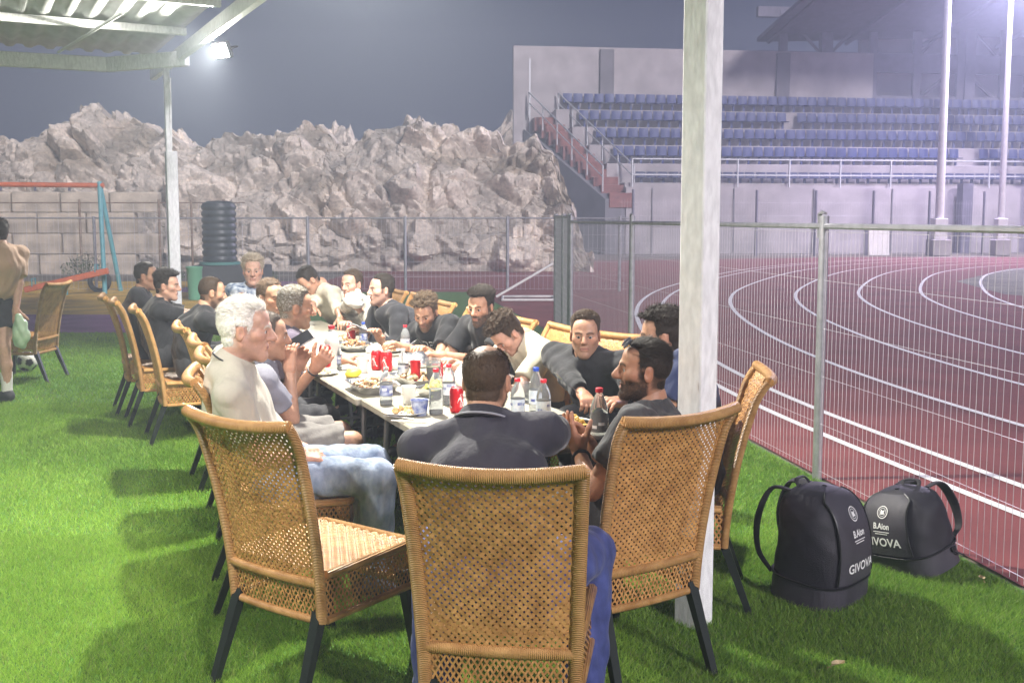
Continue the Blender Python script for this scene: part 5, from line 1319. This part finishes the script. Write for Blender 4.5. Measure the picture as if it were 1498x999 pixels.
    # marks
    Rw = rotz(rz); tg = [panel, body, base]
    def W_(p): return np.array([g[0], g[1], 0]) + Rw @ np.array(p)
    rt = Rw @ np.array([1, 0, 0]); fn = Rw @ np.array([0, -1, 0])
    V, F = text_mesh('GIVOVA', .052 * k, .001); V = V * np.array([1.08, 1, 1]); stamp(V, F, tg, W_((0, -.1, .18 * k)), rt, np.cross(fn, rt), M_wprint, 'lettering', panel, .004, 1)
    upn = nrm(np.array([0, 0, .62]) - fn * .75 * 1.0)
    c0 = W_((0, prof(Hh * .80)[0], Hh * .80)); th = np.linspace(0, 2 * math.pi, 28, endpoint=False)
    def ringm(r1, r2): return np.array([(r * math.cos(t), r * math.sin(t), 0) for t in th for r in (r1, r2)]), [(2 * i, 2 * i + 1, (2 * i + 3) % 56, (2 * i + 2) % 56) for i in range(28)]
    for r1, r2 in ((.026, .030), (.018, .020)):
        V, F = ringm(r1 * k, r2 * k); stamp(V, F, tg, c0, rt, upn, M_wprint, 'emblem', panel, .004)
    V = np.array([(-.010, -.012, 0), (.012, -.010, 0), (.008, .002, 0), (.013, .010, 0), (-.002, .006, 0), (-.008, .012, 0), (-.012, .002, 0)]) * k; stamp(V, [tuple(range(7))], tg, c0, rt, upn, M_wprint, 'emblem', panel, .004)
    c1 = W_((0, prof(Hh * .64)[0], Hh * .64))
    V, F = text_mesh('B.Aion', .034 * k, .001); stamp(V, F, tg, c1, rt, upn, M_wprint, 'lettering', panel, .004)
    for dz, w_ in ((-.022, .09), (-.030, .07)):
        V = np.array([(-w_ / 2, dz - .0015, 0), (w_ / 2, dz - .0015, 0), (w_ / 2, dz + .0015, 0), (-w_ / 2, dz + .0015, 0)]) * k; stamp(V, [(0, 1, 2, 3)], tg, c1, rt, upn, M_wprint, 'lettering', panel, .004)
    e.rotation_euler = (tilt[0], tilt[1], rz)
    return e
backpack(1192, 866, (.72, -.69), 'black team backpack with grey front panel and white lettering beside the side-on chair', 1.04, 1.0, wid=1.16, tilt=(R(4), 0), seed=2)
backpack(1340, 824, (-.80, -.45), 'darker team backpack slumped against the wire fence', 1.0, .80, wid=1.14, tilt=(R(13), R(-9)), seed=5)
# ================================================================== left: stray chair, ball, playground
chair(-4.98, 10.42, (-1, .05), 'empty wicker chair standing alone on the turf with the football beneath')
bp_ = G(40, 543); e = empty('football', (bp_[0], bp_[1], 0), 0, 'white football with dark patches under the lone chair', 'ball')
import bmesh
bm = bmesh.new(); bmesh.ops.create_icosphere(bm, subdivisions=4, radius=.108); V = np.array([v.co[:] for v in bm.verts]); Fq = [tuple(v.index for v in f.verts) for f in bm.faces]
b2 = bmesh.new(); bmesh.ops.create_icosphere(b2, subdivisions=1, radius=1); IC = np.array([v.co[:] for v in b2.verts]); b2.free(); bm.free()
V = V @ rotx(.5).T @ rotz(.4).T; IC = IC @ rotx(.5).T @ rotz(.4).T; dd = (V / .108) @ nrm(IC[0]).T if False else np.max((V / .108) @ (IC / np.linalg.norm(IC, axis=1)[:, None]).T, 1)
seam = np.exp(-((dd - .925) / .012) ** 2); V = V * (1 - .02 * seam)[:, None] + np.array([0, 0, .108])
link('skin', np_mesh('skin', V, np.array(Fq), True, np.where((dd > .925)[:, None], np.array([.03, .03, .04]), np.array([.78, .77, .74]))), mat('ball_skin', (.8, .8, .8), .4, attr=True), e)

M_teal = mat('teal_paint', (.10, .34, .38), .45, var=.15, scale=6); M_orange = mat('orange_paint', (.62, .15, .06), .45, var=.15, scale=6)
sb = G(157, 430); sw = empty('swing_frame', (sb[0], sb[1], 0), 0, 'playground swing frame with teal legs and orange top beam', 'swing')
hS = 2.42
for dy in (-.75, .75):
    m = MB(); m.tube([(-.05, 0, 0) if dy < 0 else (-.05, dy * 1.2, 0), (-.24, .4, hS)], .05, 10); m.build('leg', M_teal, sw)
    m = MB(); m.tube([(-4.3, dy * .9 + .4, 0), (-4.1, .4, hS)], .05, 10); m.build('leg', M_teal, sw)
m = MB(); m.tube([(-.15, .4, hS - .08), (-4.2, .4, hS - .04)], .055, 10); m.build('top_beam', M_orange, sw)
for k in range(4):
    m = MB(); m.tube([(-.9 - k * .75, .4, hS - .1), (-.9 - k * .75, .4, hS - .2)], .03, 6); m.build('hanger', M_steeld, sw)
ss = G(95, 432); se = empty('seesaw', (ss[0], ss[1], 0), R(8), 'tilted orange seesaw plank with a tyre under its raised end', 'seesaw')
m = MB(); m.box((.05, 0, .32), (1.75, .16, .13), rot=roty(R(-13)), bev=.02); m.build('plank', M_orange, se)
m = MB(); m.tube([(0, -.1, 0), (0, -.1, .28)], .04, 8); m.tube([(0, .1, 0), (0, .1, .28)], .04, 8); m.build('pivot', M_teal, se)
for sx in (-.62, .66):
    m = MB(); m.tube([(sx, -.12, .34 + .23 * sx), (sx, -.12, .50 + .23 * sx), (sx, .12, .50 + .23 * sx), (sx, .12, .34 + .23 * sx)], .014, 6); m.build('handle', M_teal, se)
ty = G(146, 427); e = empty('tyre', (ty[0], ty[1], .24), 0, 'old black tyre standing behind the raised end of the seesaw', 'tyre')
th = np.linspace(0, 2 * math.pi, 28, endpoint=False); m = MB(); m.tube([(.21 * math.cos(t), 0, .21 * math.sin(t)) for t in th], .055, 10, closed=True, flat=1.0, up=(0, 1, 0)); m.build('tread', mat('rubber', (.02, .02, .02), .8, bump=.8, bscale=40), e)
# ribbed black tank on a dark box
tb = P(322, 385, 21.5); e = empty('ribbed_tank', (tb[0], tb[1], 0), 0, 'black ribbed plastic tank on a dark plinth beyond the table', 'tank')
M_tank = mat('black_poly', (.022, .030, .036), .4, var=.2, scale=4)
prof = [(0, .72)]; z = .72
for k in range(9): prof += [(.33, z), (.355, z + .03), (.355, z + .085), (.33, z + .115)]; z += .135
prof += [(.33, z), (.22, z + .05), (0, z + .06)]
m = MB(); m.lathe(prof, 28); m.build('tank', M_tank, e, True, 40)
m = MB(); m.lathe([(.40, .66), (.42, .67), (.42, .72), (.40, .725), (0, .725)], 28); m.build('rim', mat('teal_rim', (.06, .22, .20), .5), e, True, 40)
m = MB(); m.box((.25, 0, .33), (1.5, .8, .66), bev=.03); m.build('plinth', mat('plinth_dark', (.05, .055, .06), .7), e)
# green plastic bin by the far post
gb = P(284, 388, 20.5); e = empty('green_bin', (gb[0], gb[1], 0), .2, 'pale green plastic bin beside the ribbed tank', 'bin')
m = MB(); m.lathe([(r_ * .62, z_ * .8) for r_, z_ in ((.17, 0), (.20, .02), (.25, .78), (.27, .80), (.27, .84), (.24, .84), (.23, .8), (.16, .03), (0, .03))], 18); m.build('tub', mat('green_plastic', (.12, .36, .22), .5), e, True, 40)
# small training goal lying on the turf
gg = G(772, 441); e = empty('training_goal', (gg[0], gg[1], 0), 0, 'small white training goal frame on the turf by the far fence', 'goal')
M_goal = mat('goal_white', (.78, .77, .75), .5)
Q = {'a': (-.5, 0, .03), 'b': (.53, 0, .03), 'c': (.53, 0, .72), 'd': (-.5, .9, .03), 'f': (.53, .9, .03), 'g': (.5, .1, .74), 'h': (-.62, -.1, .10)}
for a, b, nm in (('a', 'b', 'ground_bar'), ('b', 'c', 'upright'), ('h', 'g', 'back_stay'), ('d', 'f', 'ground_bar'), ('b', 'f', 'side_bar'), ('a', 'd', 'side_bar')):
    m = MB(); m.tube([Q[a], Q[b]], .026, 8); m.build(nm, M_goal, e)
# small green bag held by the standing person
e = empty('plastic_bag', tuple(P(29, 478, wb[1] - .1)), 0, 'pale green plastic bag hanging from the hand of the standing person', 'bag')
F_ = Field((-.12, -.1, -.22), (.12, .1, .14), .012); F_.ell((0, 0, -.06), (.065, .04, .13), .02); F_.cone((0, 0, .03), (0, 0, .09), .02, .008, .03); F_.folds(.012, 6, 30, 90); V_, Q_ = F_.mesh()
link('sack', np_mesh('sack', V_, Q_, True), mat('green_film', (.45, .60, .42), .35, alpha=.85), e)
# fallen leaves
def leaf(px, py, a, s, label):
    g = G(px, py, .02); e = empty('fallen_leaf', (g[0], g[1], .026), a, label, 'leaf', 'leaves on the turf'); m = MB()
    rows = [[(x * s, y * w_ * s, .006 * math.cos(x * 3) + abs(y) * .01) for y in (-1, -.5, 0, .5, 1)] for x, w_ in ((-.03, .001), (-.022, .010), (-.008, .017), (.008, .016), (.02, .009), (.03, .001))]
    m.grid(rows); m.build('blade', mat('dry_leaf', (.55, .44, .26), .8, var=.25, scale=60), e); m = MB(); m.tube([(-.05 * s, 0, .002), (-.03 * s, 0, .006)], .0012, 5); m.build('stalk', mat('stalk', (.3, .2, .1), .8), e)
leaf(1226, 976, .4, 1.0, 'dry curled leaf on the turf in front of the backpacks'); leaf(1436, 850, 1.5, .8, 'small pale leaf on the turf beside the slumped backpack')
# weeds at the foot of the wall
def shrub(x, y, z0, r, h, n, seed, label):
    rr_ = np.random.default_rng(seed); e = empty('weed_clump', (x, y, z0), 0, label, 'weeds', 'weeds at the foot of the rock'); V = []; F = []
    for k in range(n):
        a, t = rr_.uniform(0, 6.28), rr_.uniform(0, 1) ** .6; c = np.array([math.cos(a) * r * t, math.sin(a) * r * t, h * rr_.uniform(.05, 1) * (1 - .5 * t)]); d = nrm(rr_.normal(size=3) + np.array([0, 0, .6])); s = nrm(np.cross(d, rr_.normal(size=3))); L = rr_.uniform(.04, .10)
        b = len(V); V += [c, c + d * L * .5 + s * L * .22, c + d * L, c + d * L * .5 - s * L * .22]; F.append((b, b + 1, b + 2, b + 3))
    link('leaves', np_mesh('leaves', V, np.array(F), False), mat('weed_green', (.06, .085, .03), .8, var=.35, scale=5), e)
    m = MB()
    for k in range(7): a = rr_.uniform(0, 6.28); m.tube([(0, 0, 0), (math.cos(a) * r * .4, math.sin(a) * r * .4, h * .5), (math.cos(a) * r * .7, math.sin(a) * r * .7, h * .85)], [.012, .008, .003], 5)
    m.build('stems', mat('weed_stem', (.12, .09, .05), .9), e)
for i_, (x, y, r, h, lb) in enumerate(((-11.5, 27.6, .6, .75, 'dark bushy weeds between the swing legs, before the block wall'), (-9.2, 27.4, .45, .4, 'low weeds beside the swing legs'), (-7.6, 26.8, .5, .35, 'low weeds beside the ribbed tank'), (-6.6, 27.2, .4, .3, 'sparse weeds at the far fence'))): shrub(x, y, 0, r, h, 700, i_, lb)
for i_, (px, z_, lb) in enumerate(((65, 3.2, 'dry dark scrub on a rock ledge over the swing'), (485, 3.0, 'dry dark scrub in the hollow of the rock'), (200, 2.3, 'dry scrub low on the rock beside the swing'))):
    pass

# ================================================================== blades of the artificial turf
def blades(n, xr, yr, keep, hgt, wid, seed):
    r = np.random.default_rng(seed); y = np.sqrt(r.uniform(yr[0] ** 2, yr[1] ** 2, n)); x = r.uniform(-1, 1, n) * .56 * y + 0; k = keep(x, y); x, y = x[k], y[k]; n = len(x)
    h = hgt * r.uniform(.6, 1.25, n); a = r.uniform(0, 6.283, n); ln = r.uniform(.25, 1.1, n); tilt = .35 * np.sin(x * 3.1 + y * 1.7) + .2
    dx = np.cos(a) * ln * h + tilt * h * .4; dy = np.sin(a) * ln * h - .25 * h; b = r.uniform(0, 3.14, n); wx, wy = np.cos(b) * wid, np.sin(b) * wid * 1
    p0 = np.stack([x - wx, y - wy, 0 * x - .001], 1); p1 = np.stack([x + wx, y + wy, 0 * x - .001], 1); p2 = np.stack([x + dx, y + dy, h], 1)
    V = np.stack([p0, p1, p2], 1).reshape(-1, 3); F = np.arange(3 * n).reshape(-1, 3)
    patch = fbm(np.stack([x * 1.3, y * 1.3, 0 * x], 1), 3, 3); t = np.clip(r.normal(.5, .28, n) + (patch - .45) * 1.2, 0, 1)[:, None]
    c = np.array([.12, .26, .022]) * (1 - t) + np.array([.38, .58, .09]) * t; st = (r.uniform(0, 1, n) < .06)[:, None]; c = np.where(st, np.array([.30, .32, .13]), c)
    return V, F, np.repeat(c, 3, 0)
def on_turf(x, y): xf = FA[0] + (y - FA[1]) / FD[1] * FD[0]; return x < xf - .02
M_blade = mat('turf_blade', (.1, .25, .03), .5, attr=True, spec=.4)
_n = M_blade.node_tree.nodes; _l = M_blade.node_tree.links; _t = _n.new('ShaderNodeBsdfTranslucent'); _m = _n.new('ShaderNodeMixShader'); _m.inputs[0].default_value = .35
_a = [x for x in _n if x.type == 'ATTRIBUTE'][0]; _l.new(_a.outputs['Color'], _t.inputs[0]); _l.new(_n['Principled BSDF'].outputs[0], _m.inputs[1]); _l.new(_t.outputs[0], _m.inputs[2]); _l.new(_m.outputs[0], [x for x in _n if x.type == 'OUTPUT_MATERIAL'][0].inputs[0])
VV = []; FF = []; CC = []; n_ = 0
for (n, yr, hg, wd, sd) in ((330000, (2.55, 5.2), .026, .0016, 1), (330000, (5.2, 9.0), .028, .0024, 2), (200000, (9.0, 14.6), .030, .0042, 3)):
    v, f_, c = blades(n, None, yr, on_turf, hg, wd, sd); VV.append(v); FF.append(f_ + n_); CC.append(c); n_ += len(v)
tag(link('grass_blades', np_mesh('grass_blades', np.vstack(VV), np.vstack(FF), False, np.vstack(CC)), M_blade), 'short green plastic blades of the artificial turf', 'grass', kind='stuff')
# ================================================================== added in place of the lens flare veil: haze over the pitch
m = MB(); m.box((10, 40, 8.6), (190, 118, 20.4)); hz = tag(m.build('haze', None, None, False), 'thin lit haze added over the pitch in place of the lens flare veil', 'haze', kind='stuff')
mh = bpy.data.materials.new('haze'); mh.use_nodes = True; nn_ = mh.node_tree.nodes; nn_.clear()
ov = nn_.new('ShaderNodeOutputMaterial'); pv = nn_.new('ShaderNodeVolumePrincipled'); pv.inputs['Color'].default_value = (.76, .85, 1.0, 1); pv.inputs['Density'].default_value = .0085; pv.inputs['Anisotropy'].default_value = .15
mh.node_tree.links.new(pv.outputs[0], ov.inputs['Volume']); hz.data.materials.clear(); hz.data.materials.append(mh)
